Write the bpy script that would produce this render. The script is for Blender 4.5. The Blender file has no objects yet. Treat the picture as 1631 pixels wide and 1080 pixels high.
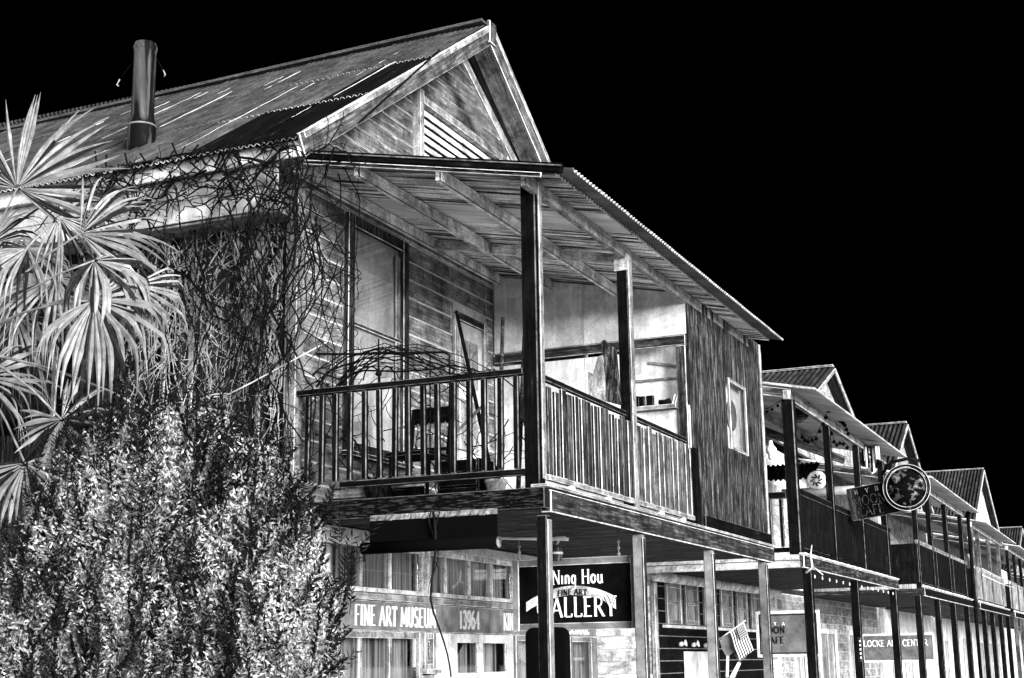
import bpy, math, random
from mathutils import Vector, Matrix
random.seed(7)
S = bpy.context.scene
COL = S.collection
R_ = math.radians
# ------------------------------------------------------------------ camera
FPX, PITCH, ROLL, YAW = 2322.0, 0.218775, -0.014943, 0.411743
CAMP = Vector((0, 0, 1.6))
_cy, _sy, _cp, _sp = math.cos(YAW), math.sin(YAW), math.cos(PITCH), math.sin(PITCH)
FW = Vector((-_sy * _cp, _cy * _cp, _sp))
_rt = Vector((_cy, _sy, 0)); _up = _rt.cross(FW)
RT = _rt * math.cos(ROLL) + _up * math.sin(ROLL)
UP = _up * math.cos(ROLL) - _rt * math.sin(ROLL)
cam = bpy.data.cameras.new('camera')
cam.sensor_width = 36.0
cam.lens = FPX / 1631.0 * 36.0
cam.clip_end = 4000
co = bpy.data.objects.new('camera', cam); COL.objects.link(co)
co.matrix_world = Matrix(((RT.x, UP.x, -FW.x, CAMP.x), (RT.y, UP.y, -FW.y, CAMP.y), (RT.z, UP.z, -FW.z, CAMP.z), (0, 0, 0, 1)))
S.camera = co
# ------------------------------------------------------------------ sky, sun, exposure
SUN_AZ_TO = Vector((-0.80, 0.60, 0)).normalized()      # where the light travels to, on the map
SUN_EL = R_(10)
w = bpy.data.worlds.new('World'); S.world = w; w.use_nodes = True
nt = w.node_tree; bg = nt.nodes['Background']
sk = nt.nodes.new('ShaderNodeTexSky'); sk.sky_type = 'NISHITA'; sk.sun_disc = False
sk.sun_elevation = R_(-9); sk.sun_rotation = math.atan2(-SUN_AZ_TO.x, -SUN_AZ_TO.y)
bw = nt.nodes.new('ShaderNodeRGBToBW')                  # a black and white night sky
nt.links.new(sk.outputs[0], bw.inputs[0]); nt.links.new(bw.outputs[0], bg.inputs[0])
bg.inputs[1].default_value = 0.05
sl = bpy.data.lights.new('sun', 'SUN'); sl.energy = 5.0; sl.angle = R_(34); sl.color = (1, 1, 1)
so = bpy.data.objects.new('sun', sl); COL.objects.link(so)
so.rotation_euler = Vector((SUN_AZ_TO.x * math.cos(SUN_EL), SUN_AZ_TO.y * math.cos(SUN_EL), -math.sin(SUN_EL))).to_track_quat('-Z', 'Y').to_euler()
so.location = (10, -10, 12)
S.view_settings.view_transform = 'Standard'; S.view_settings.look = 'None'
S.view_settings.exposure = 1.4; S.view_settings.gamma = 1.0
S.render.engine = 'CYCLES'
S.cycles.max_bounces = 6; S.cycles.diffuse_bounces = 3; S.cycles.transparent_max_bounces = 12

# ------------------------------------------------------------------ helpers
def ray(x, y): return RT * ((x - 815.5) / FPX) + UP * ((540 - y) / FPX) + FW
def at(x, y, ax, c):
    d = ray(x, y); t = (c - CAMP[ax]) / d[ax]; return CAMP + d * t
WM = {}
def place(o, m, parent):
    WM[o.name] = m
    if parent is not None:
        o.parent = parent; o.matrix_basis = WM[parent.name].inverted() @ m
    else: o.matrix_basis = m
def props(o, label=None, cat=None, group=None, kind=None):
    if label: o['label'] = label
    if cat: o['category'] = cat
    if group: o['group'] = group
    if kind: o['kind'] = kind
    return o
def thing(name, loc, label, cat, group=None):
    o = bpy.data.objects.new(name, None); COL.objects.link(o); o.empty_display_size = .2
    place(o, Matrix.Translation(Vector(loc)), None); return props(o, label, cat, group)
def link(name, me, m, parent=None, mat=None):
    o = bpy.data.objects.new(name, me); COL.objects.link(o)
    place(o, m if isinstance(m, Matrix) else Matrix.Translation(Vector(m)), parent)
    if mat is not None:
        o.material_slots[0].link = 'OBJECT'; o.material_slots[0].material = mat
    return o
def mesh(name, v, f, mats, mi=None, smooth=False):
    me = bpy.data.meshes.new(name); me.from_pydata([tuple(p) for p in v], [], f)
    for m in (mats if isinstance(mats, (list, tuple)) else [mats]): me.materials.append(m)
    if mi: me.polygons.foreach_set('material_index', mi)
    if smooth: me.polygons.foreach_set('use_smooth', [True] * len(f))
    me.update(); return me
BC = {}
def boxmesh(sx, sy, sz, m, e, bev):
    key = (round(sx, 3), round(sy, 3), round(sz, 3), m.name, e.name if e else '', bev)
    if key in BC: return BC[key]
    h = (sx / 2, sy / 2, sz / 2); b = min(bev, min(h) * .45)
    V, idx = [], {}
    for a in (-1, 1):
        for c in (-1, 1):
            for d in (-1, 1):
                s = (a, c, d)
                for k in range(3):
                    idx[(s, k)] = len(V)
                    V.append(tuple(s[i] * (h[i] if i == k else h[i] - b) for i in range(3)))
    F, MI = [], []
    def add(q, mi):
        p = [Vector(V[i]) for i in q]; n = (p[1] - p[0]).cross(p[2] - p[0]); c = sum(p, Vector()) / len(p)
        if n.dot(c) < 0: q = q[::-1]
        F.append(q); MI.append(mi)
    for k in range(3):
        o = [i for i in range(3) if i != k]
        for s in (-1, 1):
            q = []
            for (p, r) in ((-1, -1), (1, -1), (1, 1), (-1, 1)):
                t = [0, 0, 0]; t[k] = s; t[o[0]] = p; t[o[1]] = r; q.append(idx[(tuple(t), k)])
            add(q, 0)
    for k in range(3):
        a, c = [i for i in range(3) if i != k]
        for sa in (-1, 1):
            for sc in (-1, 1):
                t0 = [0, 0, 0]; t0[a] = sa; t0[c] = sc; t1 = list(t0); t0[k] = -1; t1[k] = 1
                add([idx[(tuple(t0), a)], idx[(tuple(t1), a)], idx[(tuple(t1), c)], idx[(tuple(t0), c)]], 1 if e else 0)
    for a in (-1, 1):
        for c in (-1, 1):
            for d in (-1, 1): add([idx[((a, c, d), k)] for k in range(3)], 1 if e else 0)
    me = mesh('box', V, F, [m, e] if e else [m], MI); BC[key] = me; return me
def box(name, c, s, m, parent=None, e=None, bev=.006, rot=None):
    M_ = Matrix.Translation(Vector(c))
    if rot: M_ = M_ @ rot
    return link(name, boxmesh(abs(s[0]), abs(s[1]), abs(s[2]), m, e, bev), M_, parent)
def span(name, x0, x1, y0, y1, z0, z1, m, parent=None, e=None, bev=.006):
    return box(name, ((x0 + x1) / 2, (y0 + y1) / 2, (z0 + z1) / 2), (x1 - x0, y1 - y0, z1 - z0), m, parent, e, bev)
def frame_to(d, up=Vector((0, 0, 1))):
    d = d.normalized(); s = up.cross(d)
    if s.length < 1e-4: s = Vector((0, 1, 0))
    s.normalize(); u = d.cross(s)
    return Matrix(((d.x, s.x, u.x), (d.y, s.y, u.y), (d.z, s.z, u.z))).to_4x4()
def bar(name, p, q, w_, h_, m, parent=None, e=None, bev=.006):
    p, q = Vector(p), Vector(q)
    return box(name, (p + q) / 2, ((q - p).length, w_, h_), m, parent, e, bev, frame_to(q - p))
def tubegeo(pts, r, n=5, V=None, F=None, r1=None):
    V = [] if V is None else V; F = [] if F is None else F
    pts = [Vector(p) for p in pts]; b = len(V); k = len(pts)
    for i, p in enumerate(pts):
        d = (pts[min(i + 1, k - 1)] - pts[max(i - 1, 0)])
        d = d.normalized() if d.length > 1e-6 else Vector((0, 0, 1))
        a = d.cross(Vector((.31, .47, .83))).normalized(); c = d.cross(a)
        rr = r if r1 is None else r + (r1 - r) * i / (k - 1)
        for j in range(n):
            t = 2 * math.pi * j / n; V.append(p + a * (rr * math.cos(t)) + c * (rr * math.sin(t)))
    for i in range(k - 1):
        for j in range(n):
            j2 = (j + 1) % n; F.append((b + i * n + j, b + i * n + j2, b + (i + 1) * n + j2, b + (i + 1) * n + j))
    F.append(tuple(b + j for j in reversed(range(n)))); F.append(tuple(b + (k - 1) * n + j for j in range(n)))
    return V, F
def centred(name, V, F, m, parent=None, mi=None, smooth=False):
    c = sum((Vector(v) for v in V), Vector()) / len(V)
    return link(name, mesh(name, [Vector(v) - c for v in V], F, m, mi, smooth), c, parent)
def tube(name, pts, r, m, parent=None, n=8, r1=None, smooth=True):
    V, F = tubegeo(pts, r, n, r1=r1); return centred(name, V, F, m, parent, smooth=smooth)
def lathe(name, prof, c, m, parent=None, n=20, axis=None):
    V, F = [], []
    for (r, z) in prof:
        for j in range(n):
            t = 2 * math.pi * j / n; V.append((r * math.cos(t), r * math.sin(t), z))
    for i in range(len(prof) - 1):
        for j in range(n):
            j2 = (j + 1) % n; F.append((i * n + j, i * n + j2, (i + 1) * n + j2, (i + 1) * n + j))
    F.append(tuple(reversed(range(n)))); F.append(tuple((len(prof) - 1) * n + j for j in range(n)))
    M_ = Matrix.Translation(Vector(c))
    if axis: M_ = M_ @ Vector(axis).to_track_quat('Z', 'Y').to_matrix().to_4x4()
    return link(name, mesh(name, V, F, m, smooth=True), M_, parent)

# ------------------------------------------------------------------ materials (all grey: a black and white place)
def g3(v): return (v, v, v, 1)
def newmat(name):
    m = bpy.data.materials.new(name); m.use_nodes = True; t = m.node_tree; return m, t, t.nodes['Principled BSDF']
def grain(name, stops, scale=(3, 40, 40), rough=.8, detail=6, fine=.25, stain=0.0, grit=0.0, bump=.25, rand=.25, spec=.04, dist=0.0, metal=0.0):
    """weathered surface: stretched noise through a ramp of greys, each piece shifted and toned a little on its own"""
    m, t, p = newmat(name); N = t.nodes; L = t.links
    tc = N.new('ShaderNodeTexCoord'); oi = N.new('ShaderNodeObjectInfo')
    off = N.new('ShaderNodeVectorMath'); off.operation = 'SCALE'; off.inputs[0].default_value = (37, 91, 53)
    L.new(oi.outputs['Random'], off.inputs['Scale'])
    ad = N.new('ShaderNodeVectorMath'); ad.operation = 'ADD'
    mp = N.new('ShaderNodeMapping'); mp.inputs['Scale'].default_value = scale
    L.new(tc.outputs['Object'], mp.inputs[0]); L.new(mp.outputs[0], ad.inputs[0]); L.new(off.outputs[0], ad.inputs[1])
    nz = N.new('ShaderNodeTexNoise'); nz.inputs['Scale'].default_value = 1; nz.inputs['Detail'].default_value = detail
    nz.inputs['Roughness'].default_value = .62; nz.inputs['Distortion'].default_value = dist
    L.new(ad.outputs[0], nz.inputs['Vector'])
    rp = N.new('ShaderNodeValToRGB'); cr = rp.color_ramp
    while len(cr.elements) < len(stops): cr.elements.new(.5)
    for e, (q, v) in zip(cr.elements, stops): e.position = q; e.color = g3(v)
    L.new(nz.outputs[0], rp.inputs[0])
    n2 = N.new('ShaderNodeTexNoise'); n2.inputs['Scale'].default_value = 1.9; n2.inputs['Detail'].default_value = 8
    L.new(tc.outputs['Object'], n2.inputs['Vector'])
    mr = N.new('ShaderNodeMapRange'); mr.inputs[1].default_value = .3; mr.inputs[2].default_value = .7
    mr.inputs[3].default_value = 1 - fine; mr.inputs[4].default_value = 1 + fine
    L.new(n2.outputs[0], mr.inputs[0])
    r2 = N.new('ShaderNodeMapRange'); r2.inputs[3].default_value = 1 - rand; r2.inputs[4].default_value = 1 + rand
    L.new(oi.outputs['Random'], r2.inputs[0])
    mu = N.new('ShaderNodeMath'); mu.operation = 'MULTIPLY'; L.new(mr.outputs[0], mu.inputs[0]); L.new(r2.outputs[0], mu.inputs[1])
    def layer(mu, sc_, dt, lo, hi, v0, v1):
        ad2 = N.new('ShaderNodeVectorMath'); ad2.operation = 'ADD'; L.new(tc.outputs['Object'], ad2.inputs[0]); L.new(off.outputs[0], ad2.inputs[1])
        nn = N.new('ShaderNodeTexNoise'); nn.inputs['Scale'].default_value = sc_; nn.inputs['Detail'].default_value = dt; nn.inputs['Roughness'].default_value = .75; nn.inputs['Distortion'].default_value = .5
        L.new(ad2.outputs[0], nn.inputs['Vector'])
        m2 = N.new('ShaderNodeMapRange'); m2.inputs[1].default_value = lo; m2.inputs[2].default_value = hi; m2.inputs[3].default_value = v0; m2.inputs[4].default_value = v1
        L.new(nn.outputs[0], m2.inputs[0]); m3 = N.new('ShaderNodeMath'); m3.operation = 'MULTIPLY'; L.new(mu.outputs[0], m3.inputs[0]); L.new(m2.outputs[0], m3.inputs[1]); return m3
    if stain: mu = layer(mu, 3.2, 9, .4, .62, 1 - stain * .75, 1 + stain)
    if grit: mu = layer(mu, 55, 3, .35, .65, 1 - grit * .6, 1 + grit)
    vs = N.new('ShaderNodeVectorMath'); vs.operation = 'SCALE'; L.new(rp.outputs[0], vs.inputs[0]); L.new(mu.outputs[0], vs.inputs['Scale'])
    L.new(vs.outputs[0], p.inputs['Base Color'])
    p.inputs['Roughness'].default_value = rough; p.inputs['Specular IOR Level'].default_value = spec; p.inputs['Metallic'].default_value = metal
    if bump:
        b = N.new('ShaderNodeBump'); b.inputs['Strength'].default_value = bump; b.inputs['Distance'].default_value = .02
        L.new(nz.outputs[0], b.inputs['Height']); L.new(b.outputs[0], p.inputs['Normal'])
    return m
def flat(name, v, rough=.9, spec=.02):
    m, t, p = newmat(name); p.inputs['Base Color'].default_value = g3(v); p.inputs['Roughness'].default_value = rough
    p.inputs['Specular IOR Level'].default_value = spec; return m
AX = {'x': (2.2, 34, 34), 'y': (34, 2.2, 34), 'z': (34, 34, 2.2)}
def wood(kind, ax):
    st = {'black': [(.35, .001), (.6, .004), (.85, .03)],
          'peel': [(.0, .035), (.44, .03), (.48, .002), (1, .001)],
          'dark': [(.3, .003), (.52, .02), (.78, .13)],
          'grey': [(.2, .05), (.5, .16), (.8, .38)],
          'grey2': [(.25, .012), (.5, .055), (.78, .2)],
          'gable': [(.3, .015), (.48, .07), (.6, .1), (.72, .3)],
          'wall': [(.25, .04), (.5, .11), (.75, .26)],
          'mid': [(.25, .11), (.5, .2), (.8, .36)],
          'pale': [(.2, .32), (.5, .5), (.8, .68)],
          'board': [(.3, .002), (.48, .012), (.62, .09), (.8, .3)]}[kind]
    if kind == 'peel': return grain('wood_peel_' + ax, st, (7, 60, 60), stain=.2, grit=.5)
    return grain('wood_' + kind + '_' + ax, st, AX[ax], stain=.75, grit=.55)
_WD = {}
def W(kind, ax='x'):
    if (kind, ax) not in _WD: _WD[(kind, ax)] = wood(kind, ax)
    return _WD[(kind, ax)]
EDGE = grain('pale_edge_halo', [(.33, .2), (.48, .55), (.62, .8)], (7, 7, 7), bump=0, stain=.3, grit=.2)  # bright halo lines along board edges, put into the chamfer colour
EDGEM = grain('grey_edge_halo', [(.35, .03), (.65, .2)], (9, 9, 9), bump=0)  # dimmer edge halo, likewise painted onto the chamfers
WHITE = grain('white_paint', [(.3, .38), (.55, .6), (.8, .76)], (4, 4, 6), bump=.1, stain=.3, grit=.2)
CREAM = grain('pale_plywood', [(.25, .4), (.5, .54), (.75, .66)], (14, 14, 1.1), bump=.1, stain=.3, grit=.2, rand=.1)
BLACK = flat('black_paint', .002)
SIGNGREY = grain('sign_grey', [(.3, .07), (.7, .13)], (6, 6, 6), bump=.05, stain=.3, grit=.2)
SIGNBLACK = grain('sign_black', [(.35, .0008), (.75, .007)], (3, 3, 3), bump=.05)
TRIM = grain('trim_grey_paint', [(.3, .1), (.6, .18), (.85, .3)], (6, 6, 6), bump=.08, stain=.3, grit=.2)
ROOF = grain('old_roof_iron', [(.2, .02), (.5, .04), (.7, .065), (.84, .18)], (1.1, 22, 1), rough=.6, bump=.1, spec=.3, stain=.6, grit=.3)
RUST = grain('rust_dark_iron', [(.35, .001), (.62, .005), (.85, .07)], (1.5, 20, 1), rough=.9, bump=.2)
SOFFIT = grain('soffit_iron', [(.34, .008), (.44, .06), (.51, .5), (.62, .82)], (.5, 30, 1), rough=.7, bump=.1, rand=.3, stain=.4, grit=.3)  # stripes put the ribs' light and shade into the colour
SOFFITP = grain('soffit_iron_pale', [(.3, .5), (.6, .8)], (.6, 30, 1), rough=.7, bump=.1, rand=.1)
FARROOF = grain('far_roof_iron', [(.3, .012), (.6, .045), (.8, .12)], (1.1, 14, 1), rough=.8, bump=.1, stain=.4, grit=.3)
SHEET = grain('drip_iron', [(.3, .08), (.7, .16)], (2, 22, 1), rough=.7, bump=.1)
PIPE = grain('stove_pipe_iron', [(.3, .001), (.47, .006), (.56, .1), (.8, .2)], (4, 4, .35), rough=.7, bump=.15, rand=0, dist=.6)
STEM = grain('dark_vine_bark', [(.3, .0015), (.8, .012)], (8, 8, 8), bump=.1)
STEMP = grain('pale_vine_bark', [(.3, .2), (.8, .6)], (8, 8, 8), bump=.1)
LEAFD = grain('dark_leaf', [(.35, .002), (.6, .012), (.75, .09)], (14, 14, 14), bump=0, fine=.3)
LEAFP = grain('pale_leaf', [(.3, .01), (.42, .12), (.53, .38), (.66, .6)], (34, 34, 34), bump=0, fine=.35, stain=.55)
PALM = grain('palm_leaf', [(.25, .07), (.5, .2), (.8, .38)], (8, 8, 8), bump=0, rand=.3)
PALMD = grain('palm_leaf_dark', [(.25, .004), (.6, .02), (.8, .1)], (8, 8, 8), bump=0, rand=.3)
IRON = flat('black_iron', .003, .6, .1)
GREYM = grain('galvanised', [(.3, .2), (.7, .4)], (4, 4, 4), rough=.45, bump=.05, spec=.5)
CURT = grain('striped_curtain', [(.3, .02), (.43, .12), (.52, .6), (.62, .2), (.75, .8)], (26, 26, .35), bump=0, rand=.3)
CURTP = grain('pale_curtain', [(.3, .6), (.7, .8)], (20, 20, .4), bump=0)
LETTER = flat('pale_lettering', .82); LETTERD = flat('dark_lettering', .006)
GROUND = grain('pale_bounce_ground', [(.3, .72), (.7, .82)], (1, 1, 1), bump=.2, rand=0)  # unseen ground, coloured pale to bounce light up into the soffits
m, t, p = newmat('window_glass')
gl = t.nodes.new('ShaderNodeBsdfGlossy'); gl.inputs['Roughness'].default_value = .03; gl.inputs['Color'].default_value = g3(.9)
tr = t.nodes.new('ShaderNodeBsdfTransparent'); tr.inputs['Color'].default_value = g3(.92)
mx = t.nodes.new('ShaderNodeMixShader'); mx.inputs[0].default_value = .16
t.links.new(tr.outputs[0], mx.inputs[1]); t.links.new(gl.outputs[0], mx.inputs[2])
t.links.new(mx.outputs[0], t.nodes['Material Output'].inputs[0]); t.nodes.remove(p)
GLASS = m

# ------------------------------------------------------------------ lettering made of strokes
def arc(cx, cy, rx, ry, a0, a1, n=12):
    return [(cx + rx * math.cos(R_(a0 + (a1 - a0) * i / n)), cy + ry * math.sin(R_(a0 + (a1 - a0) * i / n))) for i in range(n + 1)]
K_, T_ = 1.0, .5
G = {
 'A': (.72, [([(0.02, 0), (.36, 1)], T_), ([(.36, 1), (.7, 0)], K_), ([(.15, .34), (.57, .34)], T_)], [(.02, 0), (.7, 0)]),
 'C': (.66, [(arc(.38, .5, .34, .5, 50, 310), K_)], [(.62, .88)]),
 'E': (.56, [([(.1, 0), (.1, 1)], K_), ([(.1, 1), (.52, 1)], T_), ([(.1, .52), (.44, .52)], T_), ([(.1, 0), (.54, 0)], T_)], [(.06, 0), (.06, 1)]),
 'F': (.54, [([(.1, 0), (.1, 1)], K_), ([(.1, 1), (.52, 1)], T_), ([(.1, .52), (.44, .52)], T_)], [(.1, 0)]),
 'G': (.74, [(arc(.38, .5, .34, .5, 50, 360), K_), ([(.45, .46), (.72, .46)], T_), ([(.7, .46), (.7, .1)], K_)], []),
 'H': (.7, [([(.1, 0), (.1, 1)], K_), ([(.6, 0), (.6, 1)], K_), ([(.1, .5), (.6, .5)], T_)], [(.1, 0), (.6, 0), (.1, 1), (.6, 1)]),
 'I': (.24, [([(.12, 0), (.12, 1)], K_)], [(.12, 0), (.12, 1)]),
 'K': (.66, [([(.1, 0), (.1, 1)], K_), ([(.1, .42), (.6, 1)], T_), ([(.24, .56), (.64, 0)], K_)], [(.1, 0), (.1, 1), (.6, 1), (.64, 0)]),
 'L': (.54, [([(.1, 0), (.1, 1)], K_), ([(.1, 0), (.54, 0)], T_), ([(.54, 0), (.54, .16)], T_)], [(.1, 1)]),
 'M': (.86, [([(.06, 0), (.1, 1)], T_), ([(.1, 1), (.42, .12)], K_), ([(.42, .12), (.74, 1)], T_), ([(.74, 1), (.78, 0)], K_)], [(.06, 0), (.78, 0)]),
 'N': (.72, [([(.1, 0), (.1, 1)], T_), ([(.1, 1), (.62, 0)], K_), ([(.62, 0), (.62, 1)], T_)], [(.1, 0), (.62, 1), (.06, 1)]),
 'O': (.78, [(arc(.39, .5, .34, .5, 0, 360, 20), K_)], []),
 'R': (.66, [([(.1, 0), (.1, 1)], K_), ([(.1, 1)] + arc(.3, .75, .24, .25, 90, -90, 8) + [(.1, .5)], T_), ([(.3, .5), (.64, 0)], K_)], [(.1, 0), (.66, 0)]),
 'S': (.56, [(arc(.28, .75, .22, .25, 30, 270, 10) + arc(.28, .25, .22, .25, 90, -150, 10), K_)], []),
 'T': (.62, [([(.31, 0), (.31, 1)], K_), ([(.02, 1), (.6, 1)], T_), ([(.02, 1), (.02, .86)], T_), ([(.6, 1), (.6, .86)], T_)], [(.31, 0)]),
 'U': (.7, [([(.1, 1), (.1, .3)] + arc(.35, .3, .25, .3, 180, 360, 10) + [(.6, 1)], K_)], [(.1, 1), (.6, 1)]),
 'Y': (.7, [([(.02, 1), (.35, .45)], K_), ([(.68, 1), (.35, .45)], T_), ([(.35, .45), (.35, 0)], K_)], [(.35, 0), (.02, 1), (.68, 1)]),
 'i': (.22, [([(.1, 0), (.1, .62)], K_), ([(.04, .6), (.1, .62)], T_)], []),
 'n': (.48, [([(.1, 0), (.1, .62)], K_), ([(.1, .45)] + arc(.25, .42, .15, .2, 150, 0, 8) + [(.4, 0)], K_)], []),
 'g': (.5, [(arc(.25, .32, .17, .3, 0, 360, 14), K_), ([(.42, .62), (.42, -.2)] + arc(.2, -.22, .22, .2, 0, -120, 8), T_)], []),
 'o': (.52, [(arc(.26, .32, .19, .3, 0, 360, 14), K_)], []),
 'u': (.52, [([(.08, .62), (.08, .2)] + arc(.24, .18, .16, .18, 180, 360, 8) + [(.4, .62)], K_), ([(.4, .3), (.42, .04), (.5, .02)], K_)], []),
 '1': (.3, [([(.14, 0), (.14, 1)], K_), ([(.02, .84), (.14, 1)], T_)], [(.14, 0)]),
 '3': (.54, [(arc(.26, .74, .22, .26, 150, -80, 10) + arc(.26, .25, .24, .25, 80, -150, 10), K_)], []),
 '9': (.54, [(arc(.27, .7, .22, .3, 0, 360, 14), K_), (arc(.1, .7, .39, .7, 0, -85, 8), K_)], []),
 '6': (.54, [(arc(.27, .3, .22, .3, 0, 360, 14), K_), (arc(.44, .3, .39, .7, 180, 95, 8), K_)], []),
 '4': (.56, [([(.42, 0), (.42, 1)], K_), ([(.42, 1), (.02, .3), (.56, .3)], T_)], [(.42, 0)]),
}
def lettering(name, text, o, right, up, size, m, parent, wx=1.0, th=.1, gap=.14, depth=.006, bend=None, serif=True, outline=0):
    """raised letters: every stroke a thin ribbon standing proud of the board"""
    if outline: lettering('letter_outline', text, o, right, up, size, LETTERD, parent, wx, th + outline, gap, depth, bend, serif); depth += .005
    o, right, up = Vector(o), Vector(right).normalized(), Vector(up).normalized(); nrm = right.cross(up)
    V, F = [], []; x = 0.0; lay = 0
    def put(px_, py_, d):
        X, Y = px_ * size * wx, py_ * size
        if bend: Y += bend(X)
        return o + right * X + up * Y + nrm * d
    def ribbon(pts, wd):
        nonlocal lay
        lay += 1; d = depth + (lay % 7) * .0005
        pts = [Vector((p_[0], p_[1], 0)) for p_ in pts]; b = len(V); k = len(pts)
        for i, p_ in enumerate(pts):
            dd = pts[min(i + 1, k - 1)] - pts[max(i - 1, 0)]; dd = Vector((dd.x * wx, dd.y, 0)).normalized()
            nn = Vector((-dd.y / wx, dd.x, 0)) * (wd / 2)
            a, c = p_ + nn, p_ - nn
            V.extend([put(a.x, a.y, d), put(c.x, c.y, d), put(a.x, a.y, .0005), put(c.x, c.y, .0005)])
        for i in range(k - 1):
            q = b + i * 4
            F.extend([(q, q + 1, q + 5, q + 4), (q, q + 4, q + 6, q + 2), (q + 1, q + 3, q + 7, q + 5)])
        F.append((b, b + 2, b + 3, b + 1)); e_ = b + (k - 1) * 4; F.append((e_, e_ + 1, e_ + 3, e_ + 2))
    for ch in text:
        if ch == ' ': x += .42; continue
        wd, strokes, ser = G[ch]
        for pts, wt in strokes: ribbon([(x + a, b) for a, b in pts], th * (1.0 if wt == K_ else .55))
        if serif:
            for a, b in ser: ribbon([(x + a - .09, b), (x + a + .09, b)], th * .5)
        x += wd + gap
    centred(name, V, F, m, parent); return x * size * wx

# ------------------------------------------------------------------ wall planks
def planks(parent, ax, c, a0, a1, z0, z1, h, m, e=EDGE, th=.022, holes=(), joints=(), out=1, name='plank', gap=.007, clip=None, bev=.007):
    """boards lying along one wall, cut round the openings; ax 0: wall at X=c, ax 1: wall at Y=c"""
    z = z0
    while z < z1 - .02:
        hz = min(h, z1 - z); zm = z + hz / 2; lo, hi = a0, a1
        if clip:
            lo, hi = clip(zm); lo, hi = max(lo, a0), min(hi, a1)
        cuts = sorted([j for j in joints if lo < j < hi]); segs = []; p = lo
        for j in cuts + [hi]: segs.append((p, j)); p = j
        for (h0, h1, hz0, hz1) in holes:
            if z + hz * .55 > hz0 and z + hz * .45 < hz1:
                n = []
                for s, q in segs:
                    if h1 <= s or h0 >= q: n.append((s, q)); continue
                    if h0 - s > .02: n.append((s, h0))
                    if q - h1 > .02: n.append((h1, q))
                segs = n
        for s, q in segs:
            if q - s < .03: continue
            jit = random.uniform(-.002, .003)
            cc = c + out * (th / 2 + jit)
            if ax == 0: box(name, (cc, (s + q) / 2, zm), (th, q - s - .005, hz - gap), m, parent, e, bev)
            else: box(name, ((s + q) / 2, cc, zm), (q - s - .005, th, hz - gap), m, parent, e, bev)
        z += h
_CM = {}
def corrugated(L_, W_, wl=.076, amp=.014, lip=.016, key=None):
    k = (round(L_, 3), round(W_, 3), wl, amp)
    if k in _CM: return _CM[k]
    n = int(round(W_ / wl * 6)); V, F, MI = [], [], []
    rows = [(-L_ / 2, 0), (0, .002), (L_ / 2 - lip, 0), (L_ / 2, 0)]
    for (x, dz) in rows:
        for i in range(n + 1):
            y = -W_ / 2 + W_ * i / n; V.append((x, y, amp * math.cos(2 * math.pi * y / wl) + dz))
    for r in range(3):
        for i in range(n):
            F.append((r * (n + 1) + i, (r + 1) * (n + 1) + i, (r + 1) * (n + 1) + i + 1, r * (n + 1) + i + 1)); MI.append(1 if r == 2 else 0)
    b = 3 * (n + 1); b2 = len(V)                                   # the turned-down thickness of the lower lip
    for i in range(n + 1):
        v = V[b + i]; V.append((v[0], v[1], v[2] - .006))
    for i in range(n): F.append((b + i, b2 + i, b2 + i + 1, b + i + 1)); MI.append(1)
    me = mesh('corrugated_sheet', V, F, [ROOF, WHITE], MI, smooth=True); _CM[k] = me; return me
def window(parent, ax, c, a0, a1, z0, z1, out, frame=.09, mat=None, e=EDGE, bars=(), rails=(), depth=.05, back=None, sill=True, name='window', inset=.03, barw=.03, glass=True):
    """a framed window: casing boards, glazing bars, glass and what hangs behind it"""
    mat = mat or W('grey', 'z')
    def b3(nm, p0, p1, q0, q1, d0, d1, mm, par, ee=e):
        if ax == 0: return span(nm, c + out * d0, c + out * d1, p0, p1, q0, q1, mm, par, ee)
        return span(nm, p0, p1, c + out * d0, c + out * d1, q0, q1, mm, par, ee)
    wroot = b3(name, a0, a0 + frame, z0, z1, 0, depth, mat, parent)
    b3('casing', a1 - frame, a1, z0, z1, 0, depth, mat, wroot)
    b3('casing', a0 + frame + .002, a1 - frame - .002, z1 - frame, z1, 0, depth - .004, mat, wroot)
    b3('casing', a0 + frame + .002, a1 - frame - .002, z0, z0 + frame * .8, 0, depth - .004, mat, wroot)
    if sill: b3('sill', a0 - .03, a1 + .03, z0 - .05, z0 - .003, 0, depth + .05, mat, wroot)
    for bx in bars: b3('glazing_bar', bx - barw / 2, bx + barw / 2, z0 + frame * .8, z1 - frame, -.005, depth * .55, mat, wroot)
    for rz in rails: b3('sash_rail', a0 + frame, a1 - frame, rz - .022, rz + .022, -.006, depth * .5, mat, wroot)
    if glass: b3('pane', a0 + frame * .9, a1 - frame * .9, z0 + frame * .7, z1 - frame * .9, -.012, -.006, GLASS, wroot, None)
    if back is not None:
        curtain(wroot, ax, c - out * .12, a0 + .02, a1 - .02, z0 + .02, z1 - .02, back)
    return wroot
def curtain(parent, ax, c, a0, a1, z0, z1, m, folds=None, name='curtain'):
    n = max(8, int((a1 - a0) / .035)); V, F = [], []
    for i in range(n + 1):
        a = a0 + (a1 - a0) * i / n; d = .02 * math.sin(i * 1.9) + .012 * math.sin(i * .7)
        for z in (z0, z1): V.append((c + d, a, z) if ax == 0 else (a, c + d, z))
    for i in range(n): F.append((2 * i, 2 * i + 1, 2 * i + 3, 2 * i + 2))
    return centred(name, V, F, m, parent)

# ================================================================== the ground
gd = mesh('ground', [(-900, -900, 0), (900, -900, 0), (900, 900, 0), (-900, 900, 0)], [(0, 1, 2, 3)], GROUND)
props(link('ground', gd, (0, 0, 0)), kind='structure')
XW, XP, YN, YE = -7.55, -4.95, 11.95, 20.15            # front wall, post line, near end, far end of the corner building
ZD = 3.12                                              # balcony floor
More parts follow.
